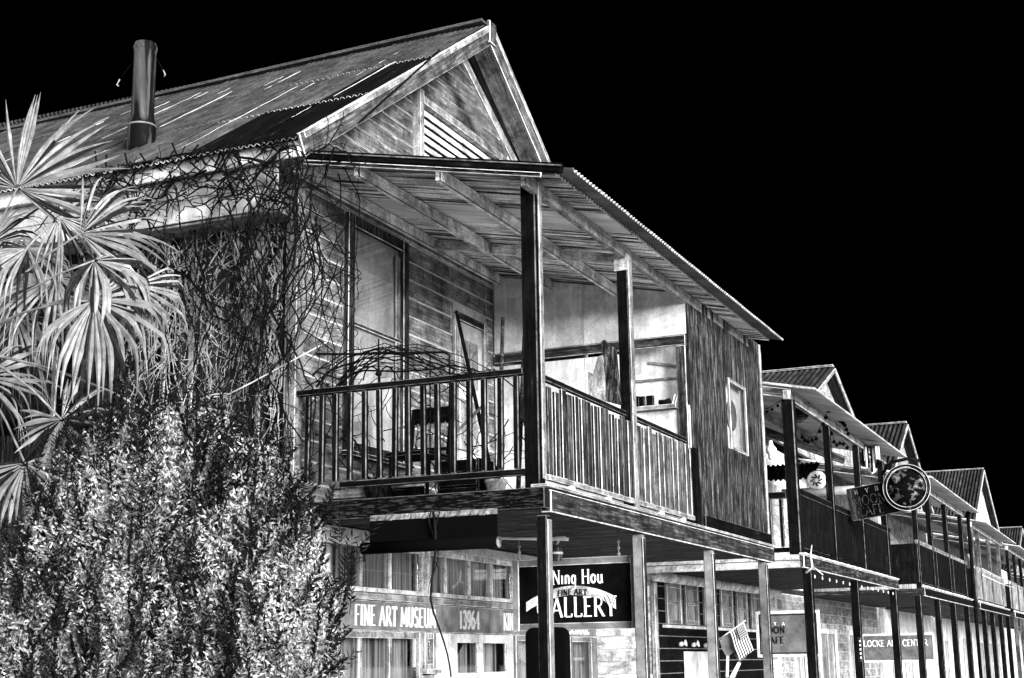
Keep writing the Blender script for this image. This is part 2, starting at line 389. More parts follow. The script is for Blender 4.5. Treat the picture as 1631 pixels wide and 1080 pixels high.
# ================================================================== the corner building
B = thing('gallery_building', (-9.5, 16, 0), 'old two storey wooden gallery building with tin roof and corner balcony, nearest in the row', 'building')
def shed_z(x): return 4.986 - .2048 * x
# --- front wall, upper storey
WIN = (12.86, 14.22, 3.75, 6.3); DOOR = (15.47, 16.42, 3.12, 5.8)
fw_ = span('front_wall', XW - .12, XW, YN, YE, ZD, 6.62, CREAM, B)  # pale underlayer: shade of the plank gaps, in negative, put into its colour
planks(fw_, 0, XW + .002, YN + .1, 16.66, ZD + .02, 6.34, .213, W('wall', 'y'), holes=[WIN, DOOR], joints=(15.42, 16.45), bev=.008, th=.011, gap=.02)
span('frieze_board', XW + .002, XW + .03, YN + .1, 16.66, 6.35, 6.5, W('grey', 'y'), fw_, EDGE)
span('corner_board', XW - .06, XW + .045, YN - .045, YN + .1, .3, 6.6, W('mid', 'z'), B, EDGE)
wd = window(B, 0, XW + .02, WIN[0], WIN[1], WIN[2], WIN[3], 1, frame=.13, mat=W('dark', 'z'), rails=(5.12,), depth=.06, back=None)
span('inner_stop', XW + .02, XW + .04, 13.98, 14.08, 3.9, 6.1, W('mid', 'z'), wd, EDGE)
span('blind', XW - .03, XW - .02, WIN[0] + .02, WIN[1] - .02, WIN[2], WIN[3], WHITE, wd)  # white sheet added behind the glass so the pane reads bright; no blind
# --- door onto the balcony
dr = span('balcony_door', XW - .03, XW - .003, DOOR[0] + .1, DOOR[1] - .1, DOOR[2], DOOR[3] - .1, W('grey', 'z'), B)
for a in (DOOR[0], DOOR[1] - .1): span('casing', XW, XW + .05, a, a + .1, DOOR[2], DOOR[3], W('mid', 'z'), dr, EDGE)
span('casing', XW, XW + .046, DOOR[0] + .102, DOOR[1] - .102, DOOR[3] - .1, DOOR[3], W('dark', 'y'), dr, EDGE)
for z0, z1 in ((3.3, 3.95), (4.1, 4.75), (4.9, 5.5)):
    span('door_panel', XW - .01, XW + .008, DOOR[0] + .22, DOOR[1] - .22, z0, z1, W('grey', 'z'), dr, EDGE, .014)
# --- gable
ZE, YEV, SL, YR = 6.63, 11.45, .6717, 15.92
ZR = ZE + SL * (YR - YEV); YEV2 = 2 * YR - YEV
def gclip(z): d = (ZR - .16 - z) / SL; return (YR - d, YR + d)
v0, v1, v2 = (XW - .1, YEV + .3, ZE), (XW - .1, YEV2 - .3, ZE), (XW - .1, YR, ZR - .1)
gw = centred('gable_wall', [v0, v1, v2, (XW - .2, v0[1], v0[2]), (XW - .2, v1[1], v1[2]), (XW - .2, v2[1], v2[2])], [(0, 1, 2), (5, 4, 3), (0, 2, 5, 3), (1, 4, 5, 2)], CREAM, B)  # coloured pale so the shaded gaps between gable planks come out bright
VENT = (14.72, 16.95, 7.2, 8.2)
planks(gw, 0, XW - .098, YEV, YEV2, 6.66, 9.5, .19, W('gable', 'y'), holes=[(VENT[0] - .09, VENT[1] + .1, VENT[2], VENT[3] + .1)], clip=gclip, bev=.006, th=.012, gap=.016)
vt = span('louvre_vent', XW - .1, XW + .02, VENT[0] - .1, VENT[0], VENT[2], VENT[3] + .15, W('mid', 'z'), B, EDGE)
span('vent_casing', XW - .1, XW + .015, VENT[0] + .003, VENT[1] + .1, VENT[3], VENT[3] + .1, W('mid', 'y'), vt, EDGE)
span('vent_casing', XW - .1, XW + .018, VENT[1], VENT[1] + .1, VENT[2], VENT[3] - .003, W('mid', 'z'), vt, EDGE)
span('vent_back', XW - .19, XW - .1, VENT[0], VENT[1], VENT[2], VENT[3], BLACK, vt)
for i in range(9):
    z = VENT[2] + .06 + i * .108
    box('slat', (XW - .05, (VENT[0] + VENT[1]) / 2, z), (.115, VENT[1] - VENT[0] - .01, .016), W('pale', 'y'), vt, EDGE, .003, Matrix.Rotation(R_(62), 4, 'Y'))
# --- main roof: corrugated sheets in three courses, both slopes
slope = math.hypot(YR - YEV, ZR - ZE); ang = math.atan2(ZR - ZE, YR - YEV)
rf = bar('roof', (-7.24, YR, ZR + .03), (-16.4, YR, ZR - .17), .3, .035, ROOF, B, EDGEM)
dn = Vector((0, -(YR - YEV), -(ZR - ZE))).normalized(); xr = Vector((1, 0, 0))
SW = .684
def roof_frame(d, side): return Matrix(((d.x, side.x, d.cross(side).x), (d.y, side.y, d.cross(side).y), (d.z, side.z, d.cross(side).z))).to_4x4()
cl = slope / 3 + .09
for k in range(3):
    for i in range(13):
        x = -7.2 - SW / 2 - i * (SW - .03)
        c = Vector((x, YR, ZR)) + dn * ((k + .5) * slope / 3 + .05) + Vector((0, 0, .012 * (2 - k) + .006 * (i % 2) - .022 * (-7.2 - x) * (1 - (k + .5) / 3)))
        dark = (k == 2 and i < 2) or (k == 1 and i == 0)
        link('roof_sheet', corrugated(cl, SW), Matrix.Translation(c) @ roof_frame(dn, -xr), rf, RUST if dark else ROOF)
dn2 = Vector((0, -dn.y, dn.z))
for i in range(4):
    x = -7.2 - 1.2 - i * 2.36
    link('roof_sheet', corrugated(slope + .05, 2.4), Matrix.Translation(Vector((x, YR, ZR)) + dn2 * (slope / 2)) @ roof_frame(dn2, xr), rf, ROOF)
rs = random.Random(21)
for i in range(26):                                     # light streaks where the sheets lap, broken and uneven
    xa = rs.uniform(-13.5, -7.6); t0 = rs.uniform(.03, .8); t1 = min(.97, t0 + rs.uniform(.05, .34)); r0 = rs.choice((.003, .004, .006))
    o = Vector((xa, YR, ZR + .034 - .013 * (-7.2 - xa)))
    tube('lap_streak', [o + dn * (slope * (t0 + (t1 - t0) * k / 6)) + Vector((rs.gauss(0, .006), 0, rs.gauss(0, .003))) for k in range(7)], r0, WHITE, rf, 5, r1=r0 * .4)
# barge boards, soffit boards and eave
for sgn, nm in ((-1, 'l'), (1, 'r')):
    ye = YR + sgn * (YR - YEV)
    bar('barge_board', (-7.2, YR - sgn * .0, ZR - .13), (-7.2, ye, ZE - .1), .035, .24, W('grey2', 'x'), B, EDGE, .01)
    bar('barge_trim', (-7.17, YR, ZR - .03), (-7.17, ye, ZE + .0), .03, .07, W('grey', 'x'), B, EDGE)
    d_ = dn if sgn < 0 else dn2
    c = Vector((-7.37, YR, ZR - .09)) + d_ * (slope / 2)
    box('gable_soffit', c, (slope, .33, .02), W('grey', 'x'), B, None, .004, roof_frame(d_, -xr if sgn < 0 else xr))
box('peak_cap', (-7.175, YR, ZR - .12), (.05, .2, .3), W('grey2', 'z'), B, EDGE, .01)
bar('raking_brace', at(738, 95, 0, -7.28), at(822, 263, 0, -7.28), .04, .13, W('grey', 'x'), B, EDGE)
bar('roof_cable', at(700, 80, 0, -7.15), at(572, 195, 0, -7.15), .02, .02, IRON, B)
span('eave_fascia', -16.4, -7.22, YEV + .02, YEV + .05, ZE - .2, ZE - .03, WHITE, B, EDGE)
span('eave_soffit', -16.4, -7.22, YEV + .06, YN - .01, ZE - .19, ZE - .17, W('mid', 'x'), B)
# --- near side wall: pale boards under the eave, dark upright boards below
sw = span('side_wall', -16.4, XW - .07, YN + .03, YN + .15, 0, 6.6, CREAM, B)
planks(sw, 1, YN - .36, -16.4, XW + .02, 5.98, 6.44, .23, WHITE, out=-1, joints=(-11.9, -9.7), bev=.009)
span('cornice_bottom', -16.4, XW + .02, YN - .355, YN - .01, 5.95, 5.975, W('mid', 'x'), sw)  # box-out added so the pale boards above catch direct light
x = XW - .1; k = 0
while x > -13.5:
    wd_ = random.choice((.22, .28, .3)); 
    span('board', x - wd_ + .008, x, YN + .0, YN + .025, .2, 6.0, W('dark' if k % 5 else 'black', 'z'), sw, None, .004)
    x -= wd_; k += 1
for xb in (-8.76, -9.1, -7.95, -10.5): span('batten', xb - .03, xb + .03, YN - .03, YN - .003, .3, 6.0, W('mid', 'z'), sw, EDGE)
span('ledge', -9.6, -8.8, YN - .06, YN - .004, 5.52, 5.58, W('black', 'x'), sw)
span('ledge', -11.5, -9.9, YN - .06, YN - .004, 4.05, 4.2, W('black', 'x'), sw)
# --- stove pipe
ch = lathe('chimney', [(.165, -.15), (.158, .3), (.128, .4), (.124, 1.18), (.132, 1.2), (.136, 1.235), (.125, 1.26), (.118, 1.285), (.05, 1.285)], (-9.91, 12.45, 7.22), PIPE, B, 28)
lathe('collar', [(.159, 0), (.163, .01), (.159, .02)], (-9.91, 12.45, 7.5), TRIM, ch, 28)
for dx in (-.34, .26):
    tube('guy_wire', [(-9.91 + (.125 if dx > 0 else -.125), 12.45, 8.36), (-9.91 + dx, 12.45, 8.14)], .003, STEM, ch, 5)
    tube('turnbuckle', [(-9.91 + dx, 12.45, 8.14), (-9.91 + dx * 1.12, 12.45, 8.08), (-9.91 + dx * 1.04, 12.45, 8.06)], .008, GREYM, ch, 5)
# --- balcony floor, beams and ceiling
span('near_beam', -7.4, XP + .07, 11.83, 11.95, 2.93, 3.11, W('peel', 'x'), B, EDGEM)
span('street_beam', XP - .02, XP + .085, 11.955, 20.12, 2.9, 3.1, W('dark', 'y'), B, EDGE, .01)
span('beam_cap', XP - .06, XP + .11, 11.83, 20.12, 3.115, 3.14, W('mid', 'y'), B, EDGE)
dk = span('balcony_floor', XW + .01, XP - .03, 11.96, 20.12, 3.0, 3.06, W('dark', 'x'), B)
y = 11.96
while y < 20.0:
    span('deck_board', XW + .01, XP - .07, y, y + .135, 3.064, ZD, W('pale', 'x'), dk, EDGEM, .004)  # unseen tops coloured pale to bounce light onto the porch ceiling
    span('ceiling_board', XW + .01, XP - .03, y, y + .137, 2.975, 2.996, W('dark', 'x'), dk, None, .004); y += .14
span('wall_plate', XW + .02, XW + .1, 12.0, 20.12, 2.86, 2.96, WHITE, B, EDGE)
# --- posts
def post(x, y, z0, z1, s, m, m2=None, nm='post'):
    p_ = span(nm, x - s / 2, x + s / 2, y - s / 2, y + s / 2, z0, z1, m, B, EDGEM, .009)
    if m2: span('side_board', x + s / 2 + .002, x + s / 2 + .016, y - s / 2 - .004, y + s / 2 - .01, z0, z1 - .04, m2, p_, EDGE)
    return p_
post(XP - .005, 11.98, 0, 2.875, .1, W('black', 'z'), TRIM)
post(XP - .08, 11.99, ZD - .02, 5.95, .145, W('black', 'z'), None, 'upper_post')
span('post_strip', XP + .005, XP + .02, 11.95, 12.03, 3.2, 5.97, W('grey', 'z'), B, EDGE)
for y in (14.55, 17.15, 19.75): post(XP + .0, y, 0, 2.895, .105, TRIM, W('dark', 'z'))
post(XP - .04, 14.47, ZD, 5.9, .125, W('black', 'z'), W('grey', 'z'), 'upper_post')
span('post_head', XP - .13, XP + .03, 14.4, 14.54, 5.72, 5.9, W('pale', 'z'), B, EDGE)
span('newel', XP - .03, XP + .07, 16.56, 16.68, 3.02, 4.06, W('black', 'z'), B)
# --- railings
sr = span('side_railing', -7.5, XP - .16, 11.92, 12.02, 4.16, 4.215, W('black', 'x'), B, EDGEM)
span('bottom_rail', -7.02, XP - .16, 11.94, 12.0, 3.24, 3.3, W('black', 'x'), sr, EDGEM)
for i in range(16):
    x = XP - .245 - i * .157; box('baluster', (x + random.gauss(0, .006), 11.97, 3.73), (.052, .05, .854), W('black', 'z'), sr, EDGEM, .008, Matrix.Rotation(random.gauss(0, .009), 4, 'Y'))
fr = span('front_railing', XP - .09, XP - .03, 12.06, 16.56, 4.13, 4.18, W('black', 'y'), B, EDGEM)
span('bottom_rail', XP - .03, XP + .03, 12.07, 16.56, 3.2, 3.25, W('mid', 'y'), fr, EDGE)
for i in range(27):
    y = 12.12 + i * .169
    if abs(y - 14.47) < .06: continue
    bh = random.choice((.79, .81, .82, .83, .84)); bwd = random.choice((.095, .1, .105, .11))
    box('baluster', (XP - .012 + .004 * (i % 3), y + .053, 3.255 + bh / 2), (.03, bwd, bh), W('grey2' if i > 13 else 'dark', 'z'), fr, EDGE if i % 3 else EDGEM, .005, Matrix.Rotation(random.gauss(0, .012), 4, 'X'))
for y in (12.6, 13.6, 15.3, 16.1): span('rail_block', XP - .02, XP + .03, y, y + .1, 3.141, 3.198, W('pale', 'y'), fr, EDGE)
# --- shed roof over the balcony
sdir = Vector((1, 0, -.2048)).normalized(); Lr = 2.95
srf = bar('shed_roof', (-7.45, 11.62, shed_z(-7.45) + .02), (-4.55, 11.62, shed_z(-4.55) + .02), .06, .095, W('black', 'x'), B, None, .02)
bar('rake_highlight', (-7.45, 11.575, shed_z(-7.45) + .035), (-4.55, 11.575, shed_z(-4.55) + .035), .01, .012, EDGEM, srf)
bar('rake_strip', (-7.3, 11.6, shed_z(-7.3) - .06), (-4.75, 11.6, shed_z(-4.75) - .06), .03, .045, W('peel', 'x'), srf, EDGE, .008)
for i in range(11):
    y = 11.65 + .37 + i * .722
    c = Vector((-6.1, y, shed_z(-6.1) + .004 * (i % 2)))
    link('roof_sheet', corrugated(Lr, .76), Matrix.Translation(c) @ roof_frame(sdir, Vector((0, 1, 0))), srf, SOFFITP if i in (2, 9) else SOFFIT)
    c = Vector((-4.62, y + .02, shed_z(-4.62) + .028 + .004 * (i % 2)))
    link('drip_sheet', corrugated(.32, .755), Matrix.Translation(c) @ roof_frame(sdir, Vector((0, 1, 0))), srf, SHEET)
for xx, hh, mm in ((-7.42, .14, 'pale'), (-6.72, .14, 'pale'), (-5.84, .14, 'pale'), (-4.97, .14, 'mid')):
    zt = shed_z(xx) - .015
    span('purlin', xx - .03, xx + .03, 11.68, 19.6 if xx > -5 else 16.6, zt - hh, zt, W(mm, 'y'), B, EDGEM, .01)
span('sistered_board', -6.685, -6.66, 13.6, 14.75, shed_z(-6.67) - .16, shed_z(-6.67) - .02, W('pale', 'y'), B, EDGE)
for xa, xb in ((-7.38, -6.76), (-6.65, -5.88), (-5.8, -5.01)):
    bar('blocking', (xa, 14.7, shed_z(xa) - .1), (xb, 14.7, shed_z(xb) - .1), .05, .11, W('pale', 'x'), B, EDGE)
# --- partition at the far end of the open balcony
pt = span('partition_wall', XW + .03, XP - .02, 16.68, 16.7, ZD, 4.6, CREAM, B)
PW = (-5.62, -5.1, 4.62, 5.28)
for xa, xb in ((-7.52, -6.92), (-6.915, -6.3), (-6.295, -5.7)):
    span('panel', xa, xb, 16.655, 16.675, ZD, 5.3, CREAM, pt, None); 
for xa, xb in ((-7.52, -6.95), (-6.945, -6.3), (-6.295, -5.7), (-5.695, -4.97)):
    za, zb = shed_z(xa) - .03, shed_z(xb) - .03
    V = [(xa, 16.655, 5.47), (xb, 16.655, 5.47), (xb, 16.655, zb), (xa, 16.655, za)]; V += [(a, 16.675, c) for a, b, c in V]
    centred('panel', V, [(0, 1, 2, 3), (7, 6, 5, 4), (0, 4, 5, 1), (1, 5, 6, 2), (2, 6, 7, 3), (3, 7, 4, 0)], CREAM, pt)
span('panel', -5.695, -4.96, 16.655, 16.675, ZD, 4.55, CREAM, pt, None)
span('rail_board', -7.5, XP - .02, 16.6, 16.65, 5.33, 5.45, W('dark', 'x'), pt, EDGE)
span('window_post', -5.1, -4.98, 16.62, 16.66, ZD, 5.325, W('dark', 'z'), pt, EDGE)
span('window_post', -5.74, -5.66, 16.62, 16.66, ZD, 5.325, W('grey', 'z'), pt, EDGE)
span('window_sill', -5.655, -5.105, 16.56, 16.7, 4.56, 4.61, W('mid', 'x'), pt, EDGE)
span('corner_post', -5.1, -4.97, 16.66, 16.74, 5.46, 6.0, W('black', 'z'), pt)
# pale panel added close behind the opening to catch light; shelf on it
rm = span('light_catch_panel', -5.9, XP - .06, 16.86, 16.88, 4.5, 5.5, CREAM, B)
span('shelf', -5.7, -5.07, 16.83, 16.858, 4.96, 4.99, W('grey', 'x'), rm)
bar('slanted_strip', (-5.52, 16.84, 5.2), (-5.08, 16.84, 5.1), .02, .03, W('grey', 'x'), rm)
# --- boarded porch room on the street side
pw = span('porch_room_wall', XP - .04, XP - .02, 16.7, 20.08, 5.25, 6.0, W('dark', 'z'), B)
RW = (18.36, 19.22, 4.28, 5.22); y = 16.69; k = 0
while y < 20.05:
    wd_ = random.choice((.12, .14, .15, .16)); y1 = min(y + wd_, 20.1)
    for z0, z1 in (((3.1, RW[2]), (RW[3], 6.02)) if y1 > RW[0] + .03 and y < RW[1] - .03 else ((3.1, 6.02),)):
        span('board', XP - .018, XP + .006 + random.uniform(0, .006), y, y1 - .006, z0, z1, W('board' if k % 4 else 'dark', 'z'), pw, None, .005)
    y = y1; k += 1
span('corner_board', XP - .02, XP + .03, 20.1, 20.17, 3.1, 6.0, W('mid', 'z'), pw, EDGE)
span('skirt_board', XP + .015, XP + .045, 16.95, 20.15, 3.145, 3.3, W('black', 'y'), pw, EDGEM)
rw = window(B, 0, XP + .0, RW[0], RW[1], RW[2], RW[3], 1, frame=.04, mat=TRIM, depth=.03, back=None, sill=False)
span('backing', XP - .1, XP - .09, RW[0] - .3, RW[1] + .5, RW[2] - .3, RW[3] + .3, CREAM, rw)  # pale panel added behind the glass to brighten the window
lathe('round_tray', [(.0, 0), (.2, 0), (.21, .012), (.2, .024), (.0, .024)], (XP - .075, RW[0] + .4, 4.78), TRIM, rw, 24, (1, 0, 0))
span('far_end_wall', XW, XP - .03, 20.0, 20.1, 3.1, 5.98, W('dark', 'z'), B)
span('far_side_wall', -16.4, XW - .01, YE - .15, YE, 0, 6.6, CREAM, B)
span('back_wall', -16.4, -16.3, YN + .16, YE - .16, 0, 6.6, CREAM, B)
# --- ground floor shop front
def yw(x): return at(x, 1000, 0, XW).y
sf = span('shop_wall', XW - 1.3, XW - 1.2, YN + .2, YE - .2, 0, 2.9, W('dark', 'z'), B)
span('head_beam', XW - .1, XW + .0, YN + .1, YE - .05, 2.86, 3.0, W('mid', 'y'), B, EDGE)
band = span('name_board', XW - .06, XW + .03, YN + .1, YE - .05, 1.95, 2.255, TRIM, B, EDGE)
span('cornice', XW - .03, XW + .06, YN + .1, YE - .05, 2.262, 2.33, W('mid', 'y'), band, EDGE)
YP = Vector((0, 1, 0)); ZP = Vector((0, 0, 1))
lettering('lettering', 'FINE ART MUSEUM', (XW + .032, yw(560), 2.005), YP, ZP, .2, LETTER, band, wx=.82, th=.13, gap=.16, depth=.012)
lettering('lettering', '13964', (XW + .032, yw(728), 2.005), YP, ZP, .2, LETTER, band, wx=.86, th=.14, gap=.14, depth=.012)
lettering('lettering', 'KIN', (XW + .032, yw(798), 2.005), YP, ZP, .2, LETTER, band, wx=.75, th=.14, gap=.14, depth=.012)
lettering('lettering', 'SCHOOL', (XW + .032, yw(902), 1.985), YP, ZP, .2, LETTER, band, wx=.8, th=.14, gap=.14, depth=.012)
# transom windows
mull = [yw(x) for x in (470, 520, 572, 619, 667)]; mull2 = [yw(x) for x in (672, 708, 746, 782, 815)]
tw = window(B, 0, XW - .0, mull[0], mull[-1] + .05, 2.34, 2.86, 1, frame=.06, mat=W('pale', 'z'), bars=mull[1:-1], depth=.05, back=CURT, sill=False, barw=.045)
tw = window(B, 0, XW - .0, mull2[0] + .055, mull2[-1] + .05, 2.34, 2.86, 1, frame=.06, mat=W('pale', 'z'), bars=mull2[1:-1], depth=.05, back=CURT, sill=False, barw=.045)
tw = window(B, 0, XW - .0, mull2[-1] + .055, YE - .3, 2.34, 2.86, 1, frame=.06, mat=W('pale', 'z'), bars=[yw(845), yw(880), yw(910)], depth=.05, back=CURT, sill=False, barw=.045)
# display windows, door and narrow lights
for xa, xb, bars, bk, fm in ((478, 667, (518, 571, 619), CURT, W('mid', 'z')), (671, 689, (), CURTP, W('mid', 'z')), (816, 850, (), CURT, TRIM), (852, 900, (), CURT, TRIM), (903, 939, (908,), CURT, TRIM)):
    lo = 1.55 if xa == 671 else .55
    window(B, 0, XW, yw(xa), yw(xb), lo, 1.945, 1, frame=.07, mat=fm, bars=[yw(q) for q in bars], depth=.05, back=bk, barw=.06)
span('apron_panel', XW - .04, XW + .02, yw(671), yw(689), .3, 1.48, W('mid', 'y'), B, EDGE)
sd = span('shop_door', XW - .02, XW + .03, yw(712), yw(725), .2, 1.945, WHITE, B, EDGE)
for xa, xb in ((760.5, 766), (805, 814)): span('door_stile', XW - .02, XW + .03, yw(xa), yw(xb), .2, 1.945, WHITE, sd, EDGE)
for za, zb in ((1.84, 1.943), (1.42, 1.5), (.2, .5)):
    for xa, xb in ((725, 760.5), (766, 805)): span('door_rail', XW - .018, XW + .026, yw(xa) + .003, yw(xb) - .003, za, zb, WHITE, sd, EDGE)
for xa, xb in ((725, 760.5), (766, 805)):
    span('pane', XW - .004, XW + .002, yw(xa) + .004, yw(xb) - .004, .5, 1.84, GLASS, sd, None)
    curtain(sd, 0, XW - .15, yw(xa), yw(xb), .4, 1.9, CURT)
bar('diagonal_brace', (XW - .07, yw(724), 1.6), (XW - .07, yw(748), 1.93), .03, .09, W('dark', 'x'), sd)
for xa, xb in ((690, 711), (940, 948)): span('pilaster', XW - .04, XW + .025, yw(xa), yw(xb), .2, 1.945, WHITE if xa == 690 else TRIM, B, EDGE)

# ================================================================== the other buildings of the row
SOFP2 = grain('pale_roof_boards', [(.25, .3), (.5, .45), (.75, .62)], (1.2, 16, 1), bump=.1, rand=.2)
STRIPE = grain('far_wall', [(.3, .2), (.5, .4), (.75, .6)], (3, 2, 30), bump=.1)
def gable_roof(b, yc, zr, hw, ze, xf=-7.2, xb=-15.5, sheet=.9, mat=None, fm='mid'):
    mat = mat or FARROOF
    L_ = math.hypot(hw, zr - ze)
    rr = bar('roof', (xf, yc, zr + .03), (xb, yc, zr + .03), .2, .05, ROOF, b, EDGE, .015)
    for sg in (-1, 1):
        d = Vector((0, sg * hw, ze - zr)).normalized(); sd_ = Vector((-sg * -1, 0, 0))
        sd_ = Vector((-1, 0, 0)) if sg < 0 else Vector((1, 0, 0)); x = xf
        while x > xb:
            c = Vector((x - sheet / 2, yc, zr)) + d * (L_ / 2)
            link('roof_sheet', corrugated(L_, sheet, .15, .035), Matrix.Translation(c) @ roof_frame(d, sd_), rr, mat); x -= sheet
        bar('barge_board', (xf + .02, yc, zr - .08), (xf + .02, yc + sg * hw, ze - .08), .05, .1, W('mid', 'x'), b, EDGE, .015)
    V = [(xf - .3, yc - hw + .2, ze), (xf - .3, yc + hw - .2, ze), (xf - .3, yc, zr - .12), (xf - .4, yc - hw + .2, ze), (xf - .4, yc + hw - .2, ze), (xf - .4, yc, zr - .12)]
    gw_ = centred('gable_wall', V, [(0, 1, 2), (5, 4, 3), (0, 2, 5, 3), (1, 4, 5, 2), (0, 3, 4, 1)], W(fm, 'y'), b)
    return gw_
def row_building(name, label, y0, y1, wy0, wy1, up_posts, low_posts, rail, wall_m, shed_m, zshed=6.3, deck_m='dark', fascia_m='dark', pm='black', lpm='black', plank=.2, low_m='pale', eave=-4.5, side=True):
    b = thing(name, (-9, (y0 + y1) / 2, 0), label, 'building')
    lw = span('lower_wall', XW - .12, XW, wy0, wy1, 0, 3.0, CREAM, b)
    uw = span('upper_wall', XW - .12, XW, wy0, wy1, ZD, zshed, CREAM, b)
    if side:
        s_ = span('side_wall', -15.5, XW - .13, wy0, wy0 + .12, 0, zshed, CREAM, b)
        if plank: planks(s_, 1, wy0 - .002, -9.6, XW - .02, 0, 3.0, plank, W('pale', 'x'), out=-1)
    dk_ = span('balcony_floor', XW + .01, XP + .05, y0, y1, 3.0, 3.1, W(deck_m, 'x'), b)
    span('fascia_beam', XP + .055, XP + .11, y0, y1, 2.93, 3.12, W(fascia_m, 'y'), b, EDGE, .012)
    span('fascia_cap', XP + .04, XP + .13, y0 - .01, y1, 3.125, 3.15, W('pale', 'y'), b, EDGE)
    zp = shed_of(zshed, XP) - .04
    for y in up_posts: span('upper_post', XP - .07, XP + .05, y - .06, y + .06, ZD, zp - .14, W(pm, 'z'), b, EDGEM, .007)
    for y in low_posts: span('post', XP - .04, XP + .1, y - .07, y + .07, 0, 2.93, W(lpm, 'z'), b, EDGEM, .007)
    # shed roof
    d = Vector((1, 0, -.2048)).normalized(); sr_ = span('shed_roof', XP - .06, XP + .04, y0 - .1, y1, zp - .14, zp, W('grey', 'y'), b, EDGE, .012)
    y = y0 - .15; Ls = (eave + 7.5) / d.x
    while y < y1 + .1:
        c = Vector(((eave - 7.5) / 2, y + .4, shed_of(zshed, (eave - 7.5) / 2) + .03))
        link('roof_sheet', corrugated(Ls, .81, .1, .014), Matrix.Translation(c) @ roof_frame(d, Vector((0, 1, 0))), sr_, shed_m); y += .8
    for xx in (-7.3, -6.1): span('purlin', xx - .04, xx + .04, y0 - .05, y1, shed_of(zshed, xx) - .14, shed_of(zshed, xx) - .01, W('grey', 'y'), b, EDGEM)
    bar('end_rafter', (-7.45, y0 - .06, shed_of(zshed, -7.45) - .09), (XP + .06, y0 - .06, shed_of(zshed, XP + .06) - .09), .06, .14, W('dark', 'x'), b, EDGE, .014)
    bar('roof_edge', (-7.45, y0 - .14, shed_of(zshed, -7.45) + .02), (eave, y0 - .14, shed_of(zshed, eave) + .02), .02, .035, W('pale', 'x'), b)
    if rail == 'boards':
        r_ = span('railing', XP - .06, XP + .02, y0 + .2, y1, 4.06, 4.16, W('black', 'y'), b, EDGEM)
        y = y0 + .25; i = 0
        while y < y1 - .1:
            span('baluster', XP - .01, XP + .02, y, y + .088, 3.26, 4.05, W('black', 'z'), r_, None, .006); y += .121; i += 1
        span('bottom_rail', XP - .01, XP + .03, y0 + .2, y1, 3.19, 3.25, W('black', 'y'), r_)
        y = y0 + .5
        while y < y1 - .4: span('rail_block', XP - .01, XP + .03, y, y + .12, 3.152, 3.188, WHITE, r_); y += .55
    else:
        r_ = span('railing', XP - .04, XP + .03, y0, y1, 4.1, 4.18, W('grey', 'y'), b, EDGE)
        y = y0; n = max(2, int((y1 - y0) / 2.9)); st = (y1 - y0) / n
        for i in range(n): span('panel', XP - .02, XP + .015, y0 + i * st + .015, y0 + (i + 1) * st - .015, 3.24, 4.095, W(rail, 'z'), r_, EDGEM, .012)
        span('end_panel', -6.6, XP - .05, y0 - .02, y0 + .02, 3.2, 4.1, W('black', 'z'), r_)
        for i in range(int((y1 - y0) / .8)): span('rail_block', XP - .02, XP + .03, y0 + .2 + i * .8, y0 + .75 + i * .8, 3.155, 3.2, WHITE, r_)
    return b, lw, uw
def shed_of(z0, x): return z0 - .2048 * (x + 7.5)
# ---- second building
B2, lw2, uw2 = row_building('cafe_building', 'cafe building with black slatted balcony railing and pale porch ceiling, second in the row', 21.85, 30.35, 22.85, 30.3,
    (24.7, 27.3, 29.9), (22.4, 26.1, 30.1), 'boards', 'pale', SOFP2, zshed=6.18, pm='black', lpm='black')
span('corner_post', XP - .11, XP + .07, 21.86, 22.04, 2.95, 5.5, W('black', 'z'), B2, EDGEM, .014)
WY = [(1057, 1081), (1087, 1108), (1117, 1136), (1144, 1163), (1169, 1186), (1192, 1207)]
holes = [(at(a, 960, 0, XW).y, at(b_, 960, 0, XW).y, 2.2, 2.88) for a, b_ in WY]
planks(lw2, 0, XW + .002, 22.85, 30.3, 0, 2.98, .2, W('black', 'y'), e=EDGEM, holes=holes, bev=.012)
for h_ in holes: window(B2, 0, XW + .02, h_[0], h_[1], 2.2, 2.88, 1, frame=.09, mat=TRIM, rails=(2.55,), depth=.05, back=CURTP, sill=False, e=EDGE)
span('window_ledge', XW + .01, XW + .1, 23.2, 30.2, 2.13, 2.18, WHITE, B2, EDGE)
span('corner_board', XW - .03, XW + .04, 22.8, 22.95, 0, 2.98, W('grey', 'z'), B2, EDGE)
span('poster_board', XW + .025, XW + .04, 24.3, 25.9, .6, 1.75, CREAM, B2, EDGE)
span('door_frame', XW + .02, XW + .06, 26.0, 26.2, .2, 1.85, W('dark', 'z'), B2, EDGEM)
ub = [(23.6, 24.7, 3.12, 5.3), (26.0, 27.2, 4.1, 5.4), (28.4, 29.4, 3.12, 5.3)]
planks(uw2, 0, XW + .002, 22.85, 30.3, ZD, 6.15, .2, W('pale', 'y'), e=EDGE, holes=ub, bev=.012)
for h_ in ub: window(B2, 0, XW + .02, h_[0], h_[1], h_[2], h_[3], 1, frame=.12, mat=W('grey', 'z'), rails=(4.6,), depth=.05, back=CURT, sill=False)
